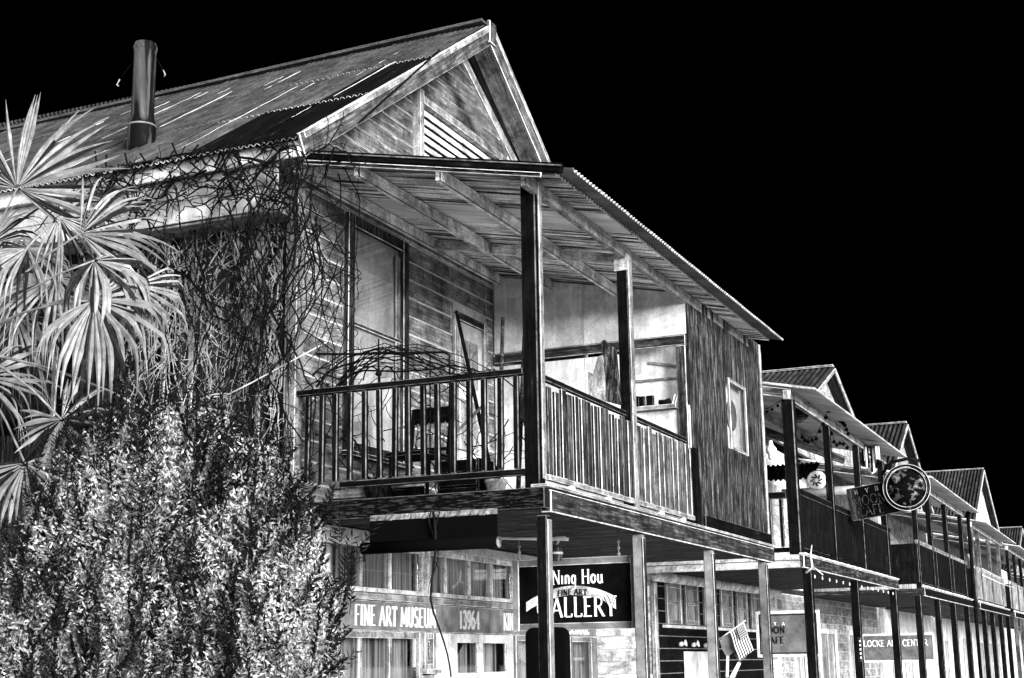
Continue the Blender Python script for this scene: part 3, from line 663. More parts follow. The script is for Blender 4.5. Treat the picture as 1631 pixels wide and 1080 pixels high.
# near end of that balcony: railing, ceiling boards, brace, gutter
er = span('end_railing', -7.4, XP - .12, 21.88, 21.96, 3.98, 4.08, W('black', 'x'), B2, EDGEM)
for i in range(13): span('baluster', -7.35 + i * .18, -7.29 + i * .18, 21.9, 21.95, 3.25, 3.975, W('black', 'z'), er, EDGEM, .012)
span('bottom_rail', -7.4, XP - .12, 21.89, 21.95, 3.17, 3.24, W('black', 'x'), er)
span('near_beam', -7.4, XP + .05, 21.76, 21.845, 2.93, 3.03, W('pale', 'x'), B2, EDGE); span('near_beam', -7.4, XP + .05, 21.74, 21.845, 3.04, 3.12, W('pale', 'x'), B2, EDGE)
bar('roof_brace', (-7.2, 24.0, 5.95), (-5.1, 26.8, 5.15), .07, .14, W('dark', 'x'), B2, EDGEM)
tube('gutter', [(-7.0, 29.9, 4.95), (-5.0, 29.9, 4.93)], .09, GREYM, B2, 12)
cr_ = link('back_awning_sheet', corrugated(1.0, 1.6, .1, .02), Matrix.Translation(Vector((-6.9, 29.2, 5.3))) @ roof_frame(Vector((0, -.9, -.43)).normalized(), Vector((1, 0, 0))), B2, RUST)
tube('rolled_awning', [at(1042, 917, 0, -7.35), at(1238, 944, 0, -7.35)], .085, W('pale', 'x'), B2, 12)
for i in range(14): lathe('icicle_bulb', [(.0, -.05), (.011, -.03), (.008, 0), (.0, .01)], (XP + .05, 22.8 + i * .55, 2.86), LETTER, B2, 6)
# roof of the second building stays low behind the porch
gable_roof(B2, 26.5, 7.35, 4.2, 6.2, xf=-8.2)
# ---- third
B3, lw3, uw3 = row_building('dark_balcony_building', 'wooden building with solid black balcony panels beyond the cafe', 33.9, 42.9, 31.2, 43.0,
    (33.98, 36.2, 39.1, 42.3), (33.3, 36.3, 39.1, 41.9), 'black', 'pale', SOFP2, zshed=6.15, pm='black', fascia_m='black')
planks(uw3, 0, XW + .002, 31.2, 43.0, ZD, 6.1, .22, W('pale', 'y'), e=EDGE, holes=[(34.5, 36.3, 4.2, 5.3), (38.2, 39.6, 4.2, 5.4)], bev=.016)
for a, b_ in ((34.5, 36.3), (38.2, 39.6)): window(B3, 0, XW + .02, a, b_, 4.2, 5.35, 1, frame=.12, mat=WHITE, rails=(4.4,), back=BLACK, sill=True)
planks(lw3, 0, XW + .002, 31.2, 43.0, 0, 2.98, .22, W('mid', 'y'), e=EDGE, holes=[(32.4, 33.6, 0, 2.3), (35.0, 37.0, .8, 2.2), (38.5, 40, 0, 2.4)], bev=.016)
for a, b_, z in ((32.4, 33.6, .3), (35.0, 37.0, .8), (38.5, 40, .3)): window(B3, 0, XW + .02, a, b_, z, 2.3, 1, frame=.12, mat=WHITE, bars=((a + b_) / 2,), back=CURT, sill=False)
gable_roof(B3, 37.3, 8.97, 6.4, 6.35)
# ---- fourth
B4, lw4, uw4 = row_building('grey_panel_building', 'building with grey balcony panels and pale gable, fourth in the row', 44.6, 53.4, 44.2, 54.0,
    (44.7, 46.3, 49.2, 52.2), (46.0, 48.3, 50.8, 53.2), 'grey', 'pale', SOFP2, zshed=6.0, pm='grey2', fascia_m='black', lpm='black', plank=0)
planks(uw4, 0, XW + .002, 44.2, 54.0, ZD, 5.9, .3, W('pale', 'y'), e=EDGE, bev=.02)
for a in (45.5, 48.2, 51): window(B4, 0, XW + .02, a, a + 1.1, 4.0, 5.3, 1, frame=.12, mat=WHITE, rails=(4.6,), back=CURT, sill=False)
for a in (45.2, 47.5, 50.2): window(B4, 0, XW + .02, a, a + 1.5, .5, 2.3, 1, frame=.12, mat=WHITE, bars=(a + .75,), back=CURT, sill=False)
gable_roof(B4, 49.2, 9.2, 5.2, 6.3)
# ---- fifth and beyond
B5, lw5, uw5 = row_building('far_balcony_building', 'far building with grey balcony panels and a black corner post, fifth in the row', 55.3, 66.0, 55.0, 66.3,
    (55.5, 58, 60.5, 63, 65.5), (56, 58.5, 61, 63.5, 66), 'grey', 'pale', SOFP2, zshed=6.0, pm='black', fascia_m='black', lpm='grey2', plank=0)
for a in (56.5, 59.2, 62, 64.5): window(B5, 0, XW + .02, a, a + 1.1, 4.0, 5.3, 1, frame=.12, mat=WHITE, back=CURT, sill=False)
for a in (56.2, 59, 62.2): window(B5, 0, XW + .02, a, a + 1.5, .5, 2.3, 1, frame=.12, mat=WHITE, back=CURT, sill=False)
B6, lw6, uw6 = row_building('tall_gable_building', 'tall building with a broad pale gable near the end of the row', 66.8, 78.0, 66.6, 78.4,
    (67, 70, 73, 77.5), (67.5, 70, 73, 76, 78), 'dark', 'pale', SOFP2, zshed=6.2, pm='dark', lpm='mid', plank=0)
gable_roof(B6, 72.4, 10.3, 6.3, 7.0, fm='pale')
span('upper_wall', XW - .13, XW - .01, 66.6, 78.4, 6.2, 7.0, W('pale', 'y'), B6)
for a in (68, 71, 74.5): window(B6, 0, XW + .02, a, a + 1.2, 4.0, 5.4, 1, frame=.14, mat=WHITE, back=CURT, sill=False)
for a in (67.5, 71, 74.5): window(B6, 0, XW + .02, a, a + 1.7, .5, 2.3, 1, frame=.14, mat=WHITE, back=CURT, sill=False)
B7, lw7, uw7 = row_building('end_building', 'farthest small gabled building at the right edge of the picture', 85.0, 97.0, 79.0, 98.0,
    (86, 89, 92, 95), (80, 84, 88, 92, 96), 'grey', 'pale', SOFP2, zshed=6.0, pm='dark', lpm='mid', plank=0)
gable_roof(B7, 91.4, 9.0, 6.4, 6.2)

# ================================================================== signs
def hung_board(name, label, x0, x1, y, z0, z1, fw, fm, inner, thick=.05, tilt=0):
    r = thing(name, ((x0 + x1) / 2, y, z0), label, 'sign')
    rr = None
    span('board', x0 + fw, x1 - fw, y - thick * .3, y + thick * .3, z0 + fw, z1 - fw, inner, r)
    for a, b_, c, d in ((x0, x0 + fw, z0, z1), (x1 - fw, x1, z0, z1), (x0 + fw + .001, x1 - fw - .001, z0, z0 + fw), (x0 + fw + .001, x1 - fw - .001, z1 - fw, z1)):
        span('frame', a, b_, y - thick / 2, y + thick / 2, c, d, fm, r, EDGE, .007)
    return r
XR = Vector((1, 0, 0))
SY = 14.66; s0 = at(817, 896, 1, SY); s1 = at(1016, 1001, 1, SY)
gs = hung_board('gallery_sign', 'framed black gallery sign with pale lettering and ribbon hanging under the balcony', s0.x, s1.x + .02, SY, s1.z, s0.z + .02, .075, TRIM, SIGNBLACK)
yf = SY - .0165
def sx(x, y): return at(x, y, 1, yf)
up_ = ZP; q = sx(880, 931); h = sx(880, 909).z - q.z
lettering('lettering', 'Ning Hou', (q.x + .0, yf, q.z), XR, ZP, h * .98, LETTER, gs, wx=.86, th=.12, gap=.1)
qa, qb = sx(838, 948), sx(981, 958)
V, F = [], []; n = 24; cxr = (qa.x + sx(970, 940).x) / 2 - .02
for i in range(n + 1):
    x = qa.x + (qb.x - qa.x) * i / n; s_ = (x - sx(912, 935).x); zt = sx(912, 933).z - .55 * s_ * s_
    lo = zt - .098 - (.03 if i > n - 3 else 0)
    V += [(x, yf - .004, zt), (x, yf - .004, lo), (x, yf, zt), (x, yf, lo)]
for i in range(n):
    a = 4 * i; F += [(a, a + 1, a + 5, a + 4), (a, a + 4, a + 6, a + 2), (a + 1, a + 3, a + 7, a + 5)]
centred('ribbon', V, F, W('pale', 'x'), gs)
q = sx(889, 947); xm = sx(912, 935).x - q.x
lettering('lettering', 'FINE ART', (q.x, yf - .004, q.z - .008), XR, ZP, .062, LETTERD, gs, wx=.98, th=.19, gap=.16, bend=lambda X: -.5 * (X - xm) ** 2, serif=False)
q = sx(880, 983); h = sx(880, 953).z - q.z
wA = .6 * h * .86
lettering('lettering', 'ALLERY', (q.x, yf - .004, q.z), XR, ZP, h, LETTER, gs, wx=.8, th=.125, gap=.17, outline=.09)
lettering('lettering', 'G', (q.x - .165, yf, q.z), XR, ZP, h, LETTER, gs, wx=.8, th=.17)
for xx in (827, 985):
    a = at(xx, 862, 1, SY)
    pts = [(a.x, SY, s0.z + .02 + i * .03) for i in range(7)]
    for i in range(5): lathe('chain_link', [(.012, -.004), (.02, 0), (.012, .004)], (a.x, SY, s0.z + .04 + i * .032), GREYM, gs, 8, (1, 0, 0) if i % 2 else (0, 1, 0))
    tube('chain', [(a.x, SY, s0.z), (a.x, SY, 2.97)], .006, GREYM, gs, 6)
rd = tube('hanging_rod', [at(797, 857, 1, 14.2), at(905, 859, 1, 14.2)], .018, WHITE, None, 10)
props(rd, 'thin white rod fixed under the balcony ceiling above the gallery sign', 'rod')
# porch lamp
lp = thing('porch_lamp', at(887, 890, 1, 14.0), 'small dark jar lamp on a pale bracket above the gallery sign', 'lamp')
c = at(887, 880, 1, 14.0)
lathe('jar', [(.0, -.09), (.05, -.085), (.06, 0), (.045, .05), (.02, .075), (.0, .08)], c, W('dark', 'z'), lp, 14)
lathe('collar', [(.062, 0), (.066, .012), (.062, .024)], c + Vector((0, 0, -.02)), GREYM, lp, 14)
span('bracket', c.x - .02, c.x + .1, 13.97, 14.03, c.z + .12, c.z + .16, WHITE, lp, EDGE); tube('stem', [c + Vector((0, 0, .08)), c + Vector((.03, 0, .13))], .012, GREYM, lp)
# tall black rounded bin behind the corner post
c0 = at(840, 1000, 1, 12.6); c1 = at(902, 1000, 1, 12.6); zt = c0.z
V, F = [], []; wd2 = (c1.x - c0.x) / 2; xm_ = (c0.x + c1.x) / 2; ol = [(-wd2, 0)] + [(-wd2 + .08 - .08 * math.cos(R_(a)), zt - .08 + .08 * math.sin(R_(a))) for a in range(0, 91, 15)] + [(wd2 - .08 + .08 * math.sin(R_(a)), zt - .08 + .08 * math.cos(R_(a))) for a in range(0, 91, 15)] + [(wd2, 0)]
n = len(ol); V = [(xm_ + a, 12.55, b_) for a, b_ in ol] + [(xm_ + a, 12.68, b_) for a, b_ in ol]
F = [tuple(range(n)), tuple(range(2 * n - 1, n - 1, -1))] + [(i, i + n, (i + 1) % n + n, (i + 1) % n) for i in range(n)]
bb = centred('signboard_back', V, F, BLACK); props(bb, 'tall plain black board with rounded top corners behind the corner post', 'board')
# cafe sign under the second balcony
SY2 = 24.0; a = at(1203, 974, 1, SY2); b_ = at(1309, 1046, 1, SY2)
ms = hung_board('cafe_sign', 'grey cafe sign in a pale frame with dark lettering hanging low under the balcony', a.x, b_.x, SY2, b_.z, a.z, .05, WHITE, SIGNGREY)
yf = SY2 - .0165
for (p0, p1, q0, q1) in ((a.x + .06, b_.x - .06, a.z - .075, a.z - .06), (a.x + .06, b_.x - .06, b_.z + .06, b_.z + .075), (a.x + .06, a.x + .075, b_.z + .078, a.z - .078), (b_.x - .075, b_.x - .06, b_.z + .078, a.z - .078)):
    span('inner_line', p0, p1, yf - .006, yf, q0, q1, LETTERD, ms)
for tx, px_, py_, hh in (('MOON', 1212, 1009, 9.5), ('CAFE', 1218, 1025, 9.5)):
    q = sx(px_, py_); lettering('lettering', tx, (q.x, yf, q.z), XR, ZP, hh * 24.4 / 2322, LETTERD, ms, wx=1.12, th=.2, gap=.14)
for ch_, px_ in (('H', 1215), ('Y', 1233), ('A', 1246)):
    q = sx(px_, 996); lettering('small_character', ch_, (q.x, yf, q.z), XR, ZP, .05, LETTER, ms, th=.2)
for dx in (.12, b_.x - a.x - .12): tube('hanger', [(a.x + dx, SY2, a.z), (a.x + dx, SY2, 2.98)], .008, GREYM, ms, 6)
# round cafe sign on the balcony above
o30 = at(1396, 800, 1, 25.9)
os_ = thing('round_cafe_sign', at(1420, 822, 1, 25.9), 'black cafe sign with a big round painted disc on the balcony corner', 'sign')
TL = at(1355, 771, 1, 25.9); BL = at(1362, 823, 1, 25.9); dc = at(1445, 777, 1, 25.9); tilt = Matrix.Rotation(R_(-8), 4, 'Y')
pc = at(1398, 796, 1, 25.9)
box('board', pc, (1.0, .05, .575), BLACK, os_, EDGEM, .012, tilt)
box('lit_strip', pc + Vector((-.4, -.03, -.056)), (.19, .008, .55), W('dark', 'z'), os_, None, .002, tilt)
RX = (tilt @ Vector((1, 0, 0, 0))).xyz; RZ = (tilt @ Vector((0, 0, 1, 0))).xyz
for tx, dx, dz in (('MOON', -.42, -.05), ('CAFE', -.37, -.24)):
    lettering('lettering', tx, pc + RX * dx + RZ * dz + Vector((0, -.034, 0)), RX, RZ, .165, W('dark', 'x'), os_, wx=.98, th=.11, gap=.1)
for i, (ch_, dx) in enumerate((('H', -.36), ('Y', -.17), ('H', .0))): lettering('small_character', ch_, pc + RX * dx + RZ * .16 + Vector((0, -.034, 0)), RX, RZ, .07, W('grey', 'x'), os_, th=.16)
lathe('disc', [(.0, 0), (.35, 0), (.35, .04), (.0, .04)], dc + Vector((0, -.02, 0)), grain('painted_disc', [(.46, .002), (.54, .004), (.57, .16), (.6, .006), (.67, .3)], (8, 8, 8), bump=0, rand=0, dist=.8), os_, 40, (0, -1, 0))
V, F = [], []
for rr, tr_ in ((.385, .02), (.33, .005)):
    tubegeo([dc + Vector((rr * math.cos(t_ * math.pi / 24), -.07, rr * math.sin(t_ * math.pi / 24))) for t_ in range(49)], tr_, 6, V, F)
centred('rim', V, F, IRON, os_)
tube('rim_line', [dc + Vector((.4 * math.cos(t_ * math.pi / 24), -.08, .4 * math.sin(t_ * math.pi / 24))) for t_ in range(49)], .006, WHITE, os_, 5)
tube('rim_line', [dc + Vector((.34 * math.cos(t_ * math.pi / 24), -.09, .34 * math.sin(t_ * math.pi / 24))) for t_ in range(49)], .004, WHITE, os_, 5)
tube('gooseneck', [dc + Vector((-.4, -.1, .25)), dc + Vector((-.22, -.16, .44)), dc + Vector((.1, -.16, .49)), dc + Vector((.26, -.1, .44))], .03, IRON, os_)
# art centre sign
SY3 = 34.6; a = at(1371, 1010, 1, SY3); b_ = at(1491, 1054, 1, SY3)
ls = hung_board('art_centre_sign', 'long grey sign with pale capitals in a white frame behind the porch posts', a.x, b_.x, SY3, b_.z, a.z, .05, WHITE, SIGNGREY)
yf = SY3 - .0165
q = at(1376, 1030, 1, yf); lettering('lettering', 'LOCKE ART CENTER', (q.x, yf, q.z), XR, ZP, .135, LETTER, ls, wx=.93, th=.16, gap=.12)
for i in range(6):
    q = at(1384 + i * 17, 1040, 1, yf); lettering('small_character', 'HKAEKH'[i], (q.x, yf, q.z - .03), XR, ZP, .085, W('mid', 'x'), ls, th=.14)
vs_ = thing('narrow_sign', at(1352, 1052, 1, 26.0), 'narrow upright black sign with pale marks on a porch post', 'sign')
a = at(1366, 1016, 1, 25.9); b_ = at(1374, 1053, 1, 25.9); span('board', a.x, b_.x, 25.86, 25.9, b_.z, a.z, BLACK, vs_, EDGEM)
for i in range(5): span('mark', a.x + .03, a.x + .055, 25.853, 25.859, b_.z + .04 + i * .07, b_.z + .075 + i * .07, LETTER, vs_)
# flags by the cafe windows
FY = 21.6
def fpt(x, y): return at(x, y, 1, FY)
fl = thing('striped_flag', fpt(1187, 990), 'small striped flag with a starry corner drooping from a slanted staff', 'flag')
tube('staff', [fpt(1188, 988), fpt(1140, 1022)], .009, W('pale', 'x'), fl, 6)
H0, H1, Fl = fpt(1185, 992), fpt(1163, 1007), (fpt(1200, 1036) - fpt(1185, 992))
for i in range(13):
    a0_, a1_ = i / 13, (i + 1) / 13; V, F = [], []
    for j in range(9):
        t_ = j / 8; wv = Vector((0, .02 * math.sin(j * 1.1), 0))
        start = H0 + (H1 - H0) * a0_; V += [H0 + (H1 - H0) * a0_ + Fl * t_ + wv, H0 + (H1 - H0) * a1_ + Fl * t_ + wv]
    F = [(2 * j, 2 * j + 1, 2 * j + 3, 2 * j + 2) for j in range(8)]
    centred('stripe', V, F, LETTERD if i % 2 else LETTER, fl)
V, F = [], []
for j in range(4): V += [H0 + Fl * (.45 * j / 3) + Vector((0, -.03, 0)), H0 + (H1 - H0) * .52 + Fl * (.45 * j / 3) + Vector((0, -.03, 0))]
cn = centred('canton', V, [(2 * j, 2 * j + 1, 2 * j + 3, 2 * j + 2) for j in range(3)], TRIM, fl)
V, F = [], []
for i in range(5):
    for j in range(6):
        p_ = H0 + (H1 - H0) * (.06 + .1 * i) + Fl * (.03 + .075 * j) + Vector((0, -.034, 0)); b0 = len(V); s_ = .008
        V += [p_ + Vector((s_, 0, 0)), p_ + Vector((0, 0, s_)), p_ - Vector((s_, 0, 0)), p_ - Vector((0, 0, s_))]; F.append((b0, b0 + 1, b0 + 2, b0 + 3))
st_ = centred('stars', V, F, LETTER, cn); st_['kind'] = 'stuff'
def cloth(name, pts, m, label, cat, y=FY + .1):
    P = [at(px_, py_, 1, y) for px_, py_ in pts]; n = len(P); V = P + [p_ + Vector((0, .015, 0)) for p_ in P]
    o = centred(name, V, [tuple(range(n)), tuple(range(2 * n - 1, n - 1, -1))] + [(i, i + n, (i + 1) % n + n, (i + 1) % n) for i in range(n)], m); return props(o, label, cat)
cloth('pale_banner', [(1146, 1020), (1162, 1008), (1172, 1026), (1172, 1036), (1160, 1045), (1155, 1043), (1150, 1033)], TRIM, 'plain pale banner beside the striped flag', 'banner')
cloth('pale_streamer', [(1157, 1044), (1161, 1044), (1160, 1079), (1156, 1079)], WHITE, 'thin white streamer hanging below the plain banner', 'streamer')
cloth('square_pennant', [(1170, 1043), (1181, 1036), (1189, 1047), (1177, 1055)], TRIM, 'small square pennant under the striped flag', 'pennant')
cloth('forked_streamer', [(1175, 1055), (1180, 1056), (1170, 1079), (1162, 1079)], WHITE, 'slanting white streamer hanging under the square pennant', 'streamer')

# ================================================================== things on the balconies
# rolled blind under the near beam
rb = thing('rolled_blind', at(690, 866, 1, 11.8), 'black blind rolled up under the near end of the balcony', 'blind')
a = at(592, 822, 1, 11.78); b_ = at(795, 864, 1, 11.78)
span('cloth', a.x, b_.x, 11.74, 11.76, b_.z, a.z - .05, BLACK, rb); 
V, F = [], []
for i in range(31):
    x = a.x + (b_.x - a.x) * i / 30; d = .012 * math.sin(i * 2.3) + .01 * math.sin(i * .9); V += [(x, 11.75 + d, a.z - .055), (x, 11.75 - d * .5, a.z)]
centred('top_fold', V, [(2 * i, 2 * i + 2, 2 * i + 3, 2 * i + 1) for i in range(30)], W('grey', 'x'), rb)
tube('roll', [(a.x - .06, 11.72, b_.z - .0), (b_.x + .02, 11.72, b_.z - .0)], .055, BLACK, rb, 16)
for xx in (a.x - .065, b_.x + .025): lathe('end_cap', [(.0, -.006), (.05, -.006), (.05, .006), (.0, .006)], (xx, 11.72, b_.z), W('grey', 'x'), rb, 16, (1, 0, 0))
tube('pull_cord', [(a.x - .03, 11.7, b_.z - .05), (a.x - .03, 11.7, b_.z - .12)], .012, IRON, rb, 6)
# iron bedstead head standing behind the side railing
YB = 12.35
hb = thing('bed_headboard', at(600, 768, 1, YB), 'black iron bed headboard with loops standing behind the side railing', 'headboard')
def P_(x, y, Y=YB): return at(x, y, 1, Y)
tube('top_rail', [P_(497, 640), P_(497, 572), P_(504, 564), P_(560, 564), P_(640, 562), P_(708, 561), P_(716, 566), P_(717, 640)], .012, IRON, hb)
tube('lower_rail', [P_(498, 590), P_(540, 604), P_(580, 590), P_(640, 592), P_(690, 588), P_(717, 582)], .009, IRON, hb)
tube('spindle', [P_(603, 540), P_(603, 640)], .009, IRON, hb); lathe('finial', [(.0, -.06), (.03, -.05), (.035, -.03), (.015, -.01), (.01, .06), (.0, .07)], P_(603, 590), IRON, hb, 10)
for cx in (592, 617): tube('loop', [P_(cx + 13 * math.cos(R_(a_)), 606 + 22 * math.sin(R_(a_))) for a_ in range(180, 361, 20)] + [P_(cx + 13, 640)], .008, IRON, hb, 6)
for cx in (530, 560, 650, 685): tube('spindle', [P_(cx, 564), P_(cx, 764)], .007, IRON, hb, 6)
for cx in (498, 716): tube('leg', [P_(cx, 640), P_(cx, 770)], .012, IRON, hb, 6)
# leaning poles
for k, (p0, p1, Y0, Y1, r, m_, lb) in enumerate(((( 727, 496), (752, 612), 13.2, 13.0, .022, W('black', 'x'), 'black pole leaning across the balcony door'),
        ((801, 506), (794, 765), 13.4, 13.2, .024, W('dark', 'x'), 'tall dark pole upright before the pale partition'),
        ((835, 537), (826, 765), 12.8, 12.7, .024, W('dark', 'x'), 'dark pole close behind the corner post'))):
    a, b_ = at(*p0, 1, Y0), at(*p1, 1, Y1); b_ = a + (b_ - a) * ((a.z - ZD) / max(a.z - b_.z, .01))
    props(tube('wooden_pole', [a, a * .6 + b_ * .4, b_], r * .85, m_, None, 8, r1=r), lb, 'pole')
# spindle-back chair behind the balusters
cc = at(682, 768, 1, 12.75); cc.z = ZD
chr_ = thing('spindle_chair', cc, 'dark spindle back chair behind the side railing', 'chair')
def C_(x, y, z): return cc + Vector((x, y, z))
for s in (-.2, .2):
    tube('back_post', [C_(s, .0, 0), C_(s, .02, .45), C_(s * 1.05, .1, .98)], .02, W('black', 'z'), chr_); tube('leg', [C_(s, -.42, 0), C_(s, -.4, .45)], .02, W('black', 'z'), chr_)
span('seat', cc.x - .23, cc.x + .23, cc.y - .45, cc.y + .03, ZD + .44, ZD + .48, W('black', 'x'), chr_, EDGEM)
box('crest_rail', C_(0, .09, .9), (.4, .025, .17), W('black', 'x'), chr_, EDGEM); box('back_rail', C_(0, .03, .55), (.38, .02, .04), W('black', 'x'), chr_, EDGEM)
for i in range(6): tube('spindle', [C_(-.15 + .06 * i, .03, .56), C_(-.15 + .06 * i, .085, .83)], .009, W('mid', 'z'), chr_, 6)
for z in (.15, .27): tube('stretcher', [C_(-.2, -.41, z), C_(.2, -.41, z)], .012, W('mid', 'x'), chr_, 6)
def crate(c, s, m, label, slat='black'):
    r = thing('crate', (c[0], c[1], c[2] - s[2] / 2), label, 'crate')
    for sg in (-1, 1): span('end', c[0] + sg * s[0] / 2 - .01, c[0] + sg * s[0] / 2 + .01, c[1] - s[1] / 2, c[1] + s[1] / 2, c[2] - s[2] / 2, c[2] + s[2] / 2, W(slat, 'z'), r, EDGEM)
    for i in range(3):
        z = c[2] - s[2] / 2 + s[2] * (i + .5) / 3
        for sg in (-1, 1): span('slat', c[0] - s[0] / 2 + .011, c[0] + s[0] / 2 - .011, c[1] + sg * s[1] / 2 - .008, c[1] + sg * s[1] / 2 + .008, z - s[2] * .14, z + s[2] * .14, W(slat, 'x'), r, EDGEM)
    span('bottom', c[0] - s[0] / 2 + .012, c[0] + s[0] / 2 - .012, c[1] - s[1] / 2 + .01, c[1] + s[1] / 2 - .01, c[2] - s[2] / 2, c[2] - s[2] / 2 + .015, W(slat, 'x'), r)
p_ = at(742, 760, 1, 12.7); crate((p_.x, 12.7, ZD + .2), (.42, .35, .4), None, 'black slatted crate on the balcony floor right of the spindle chair')
p_ = at(640, 760, 1, 12.95); crate((p_.x, 12.95, ZD + .14), (.35, .3, .28), None, 'low black slatted crate on the balcony floor left of the spindle chair')
p_ = at(575, 760, 1, 12.8); crate((p_.x, 12.8, ZD + .15), (.5, .35, .3), None, 'grey slatted crate among the twigs behind the railing', 'grey')
# weathered boards leaning on the front railing
def slab(name, pts, y0, y1, th, m, label):
    P = [at(px_, py_, 1, y0 + (y1 - y0) * i_) for px_, py_, i_ in pts]; n = len(P); V = P + [q_ + Vector((.012, th, 0)) for q_ in P]
    return props(centred(name, V, [tuple(range(n)), tuple(range(2 * n - 1, n - 1, -1))] + [(i, i + n, (i + 1) % n + n, (i + 1) % n) for i in range(n)], m), label, 'board')
slab('weathered_board', [(957, 545, 0), (962, 541, 0), (968, 549, 0), (979, 554, 0), (986, 645, 1), (964, 639, 1)], 14.3, 14.2, .04, W('board', 'z'), 'dark ribbed weathered board leaning against the front railing')
slab('driftwood', [(936, 592, .2), (939, 594, .2), (943, 600, .3), (952, 568, 0), (957, 566, 0), (960, 598, .4), (961, 640, 1), (938, 632, 1)], 14.2, 14.1, .04, W('grey', 'z'), 'jagged grey driftwood slab beside the dark ribbed board')
# books and a cup on the partition window sill
bks = [(1011, 1019, 632, .9), (1019.5, 1028, 632, .9), (1030, 1042, 631, .9)]
for k, (xa, xb, yt, _) in enumerate(bks):
    a, b_ = at(xa, yt, 1, 16.62), at(xb, 647, 1, 16.62)
    r = thing('book', (a.x, 16.62, 4.61), ['first dark book from the left on the partition sill', 'second dark book from the left on the partition sill', 'third, slanted looking dark book on the partition sill'][k], 'book')
    span('cover', a.x, b_.x, 16.585, 16.64, 4.612, a.z, W('black', 'z'), r, EDGEM, .004); span('page_block', a.x + .01, b_.x - .01, 16.6, 16.635, a.z, a.z + .004, WHITE, r)
a, b_ = at(1050, 641, 1, 16.62), at(1068, 647, 1, 16.62)
props(tube('bundle', [(a.x, 16.62, 4.645), ((a.x + b_.x) / 2, 16.62, 4.64), (b_.x, 16.62, 4.66)], .035, W('black', 'x'), None, 8), 'low dark bundle lying on the partition window sill', 'bundle')
for k in range(2):
    props(bar('stick', at(1070 + k * 4, 647, 1, 16.63), at(1075 + k * 5, 628, 1, 16.63), .012, .012, WHITE), ['pale stick leaning at the right end of the partition sill', 'outer pale stick leaning against the dark window post'][k], 'stick')
# cafe balcony ornaments
lt = thing('hanging_lantern', at(1228, 735, 1, 22.6), 'pale lantern hanging at the near end of the cafe balcony', 'lantern')
c = at(1228, 718, 1, 22.6)
lathe('globe', [(.03, -.14), (.05, -.12), (.05, -.06), (.09, -.02), (.09, .03), (.04, .1), (.03, .16), (.0, .17)], c, WHITE, lt, 14); tube('hook', [c + Vector((0, 0, .16)), c + Vector((0, 0, .36))], .006, IRON, lt, 5)
pl = thing('flower_plate', at(1301, 782, 1, 25.0), 'round pale plate with a dark flower hanging on the cafe balcony', 'plate')
c = at(1301, 765, 1, 25.0); lathe('rim', [(.0, 0), (.15, 0), (.17, .01), (.15, .02), (.0, .02)], c, WHITE, pl, 14, (0, -1, 0))
for i in range(8): box('petal', c + Vector((.07 * math.cos(i * math.pi / 4), -.026, .07 * math.sin(i * math.pi / 4))), (.075, .006, .022), BLACK, pl, None, .004, Matrix.Rotation(-i * math.pi / 4 - .5, 4, 'Y'))
bs = lathe('round_basket', [(.0, 0), (.2, .0), (.24, .05), (.22, .05), (.18, .02), (.0, .02)], at(1267, 652, 1, 23.5), W('dark', 'x'), None, 24, (.35, -1, 0)); props(bs, 'round dark basket tray hung behind the first cafe balcony post', 'basket')
def bulbs(label, pts, y, n, m=BLACK, r=.035):
    P = [at(px_, py_, 1, y) for px_, py_ in pts]; t0 = thing('string_light', P[0], label, 'string light'); tube('cord', P, .006, IRON, t0, 5)
    for i in range(n):
        s = (i + .5) / n * (len(P) - 1); k = int(s); q_ = P[k].lerp(P[k + 1], s - k) - Vector((0, 0, .05))
        lathe('bulb', [(.0, -r), (r * .7, -r * .7), (r, 0), (r * .6, r * .8), (.0, r * 1.2)], q_, m, t0, 8)
bulbs('string of dark bulbs between the first two cafe posts', [(1275, 690), (1285, 700), (1300, 694), (1312, 668), (1322, 645)], 24.3, 9)
bulbs('string of dark bulbs between the second and third cafe posts', [(1322, 660), (1335, 664), (1345, 672), (1352, 690)], 25.5, 8)
bulbs('short string of dark bulbs looping right of the second cafe post', [(1322, 680), (1330, 706), (1340, 700), (1352, 712)], 25.6, 6)
bulbs('string of small dark bulbs near the cafe end rafter', [(1218, 652), (1228, 648), (1240, 640), (1252, 634)], 22.0, 4, r=.025)
cm = thing('wind_chime', at(1386, 770, 1, 28.0), 'cluster of dark and pale wind chimes by the third cafe post', 'wind chime')
c = at(1386, 712, 1, 28.0); lathe('top_ring', [(.0, 0), (.16, 0), (.16, .03), (.0, .03)], c, W('dark', 'x'), cm, 14)
for i in range(9):
    q_ = c + Vector((.15 * math.cos(i * .7), .1 * math.sin(i * .7), 0)); ln = .25 + .08 * (i % 4); tube('tube', [q_, q_ - Vector((0, 0, ln))], .022, BLACK if i % 2 else WHITE, cm, 6)
lathe('striker', [(.0, -.1), (.07, -.06), (.08, 0), (.03, .05), (.05, .1), (.0, .12)], c - Vector((0, 0, .42)), WHITE, cm, 12)
tw_ = thing('forked_branch', at(1252, 905, 1, 22.0), 'pale forked branch tied to the corner of the cafe balcony', 'branch')
tube('fork', [at(1284, 912, 1, 21.7), at(1294, 903, 1, 21.65), at(1291, 885, 1, 21.65), at(1293, 868, 1, 21.65)], .022, WHITE, tw_, 6, r1=.008); tube('twig', [at(1294, 903, 1, 21.65), at(1303, 909, 1, 21.65), at(1311, 916, 1, 21.65)], .016, WHITE, tw_, 6, r1=.008)
kn = [(1085, 1026), (1105, 1027), (1124, 1028)]
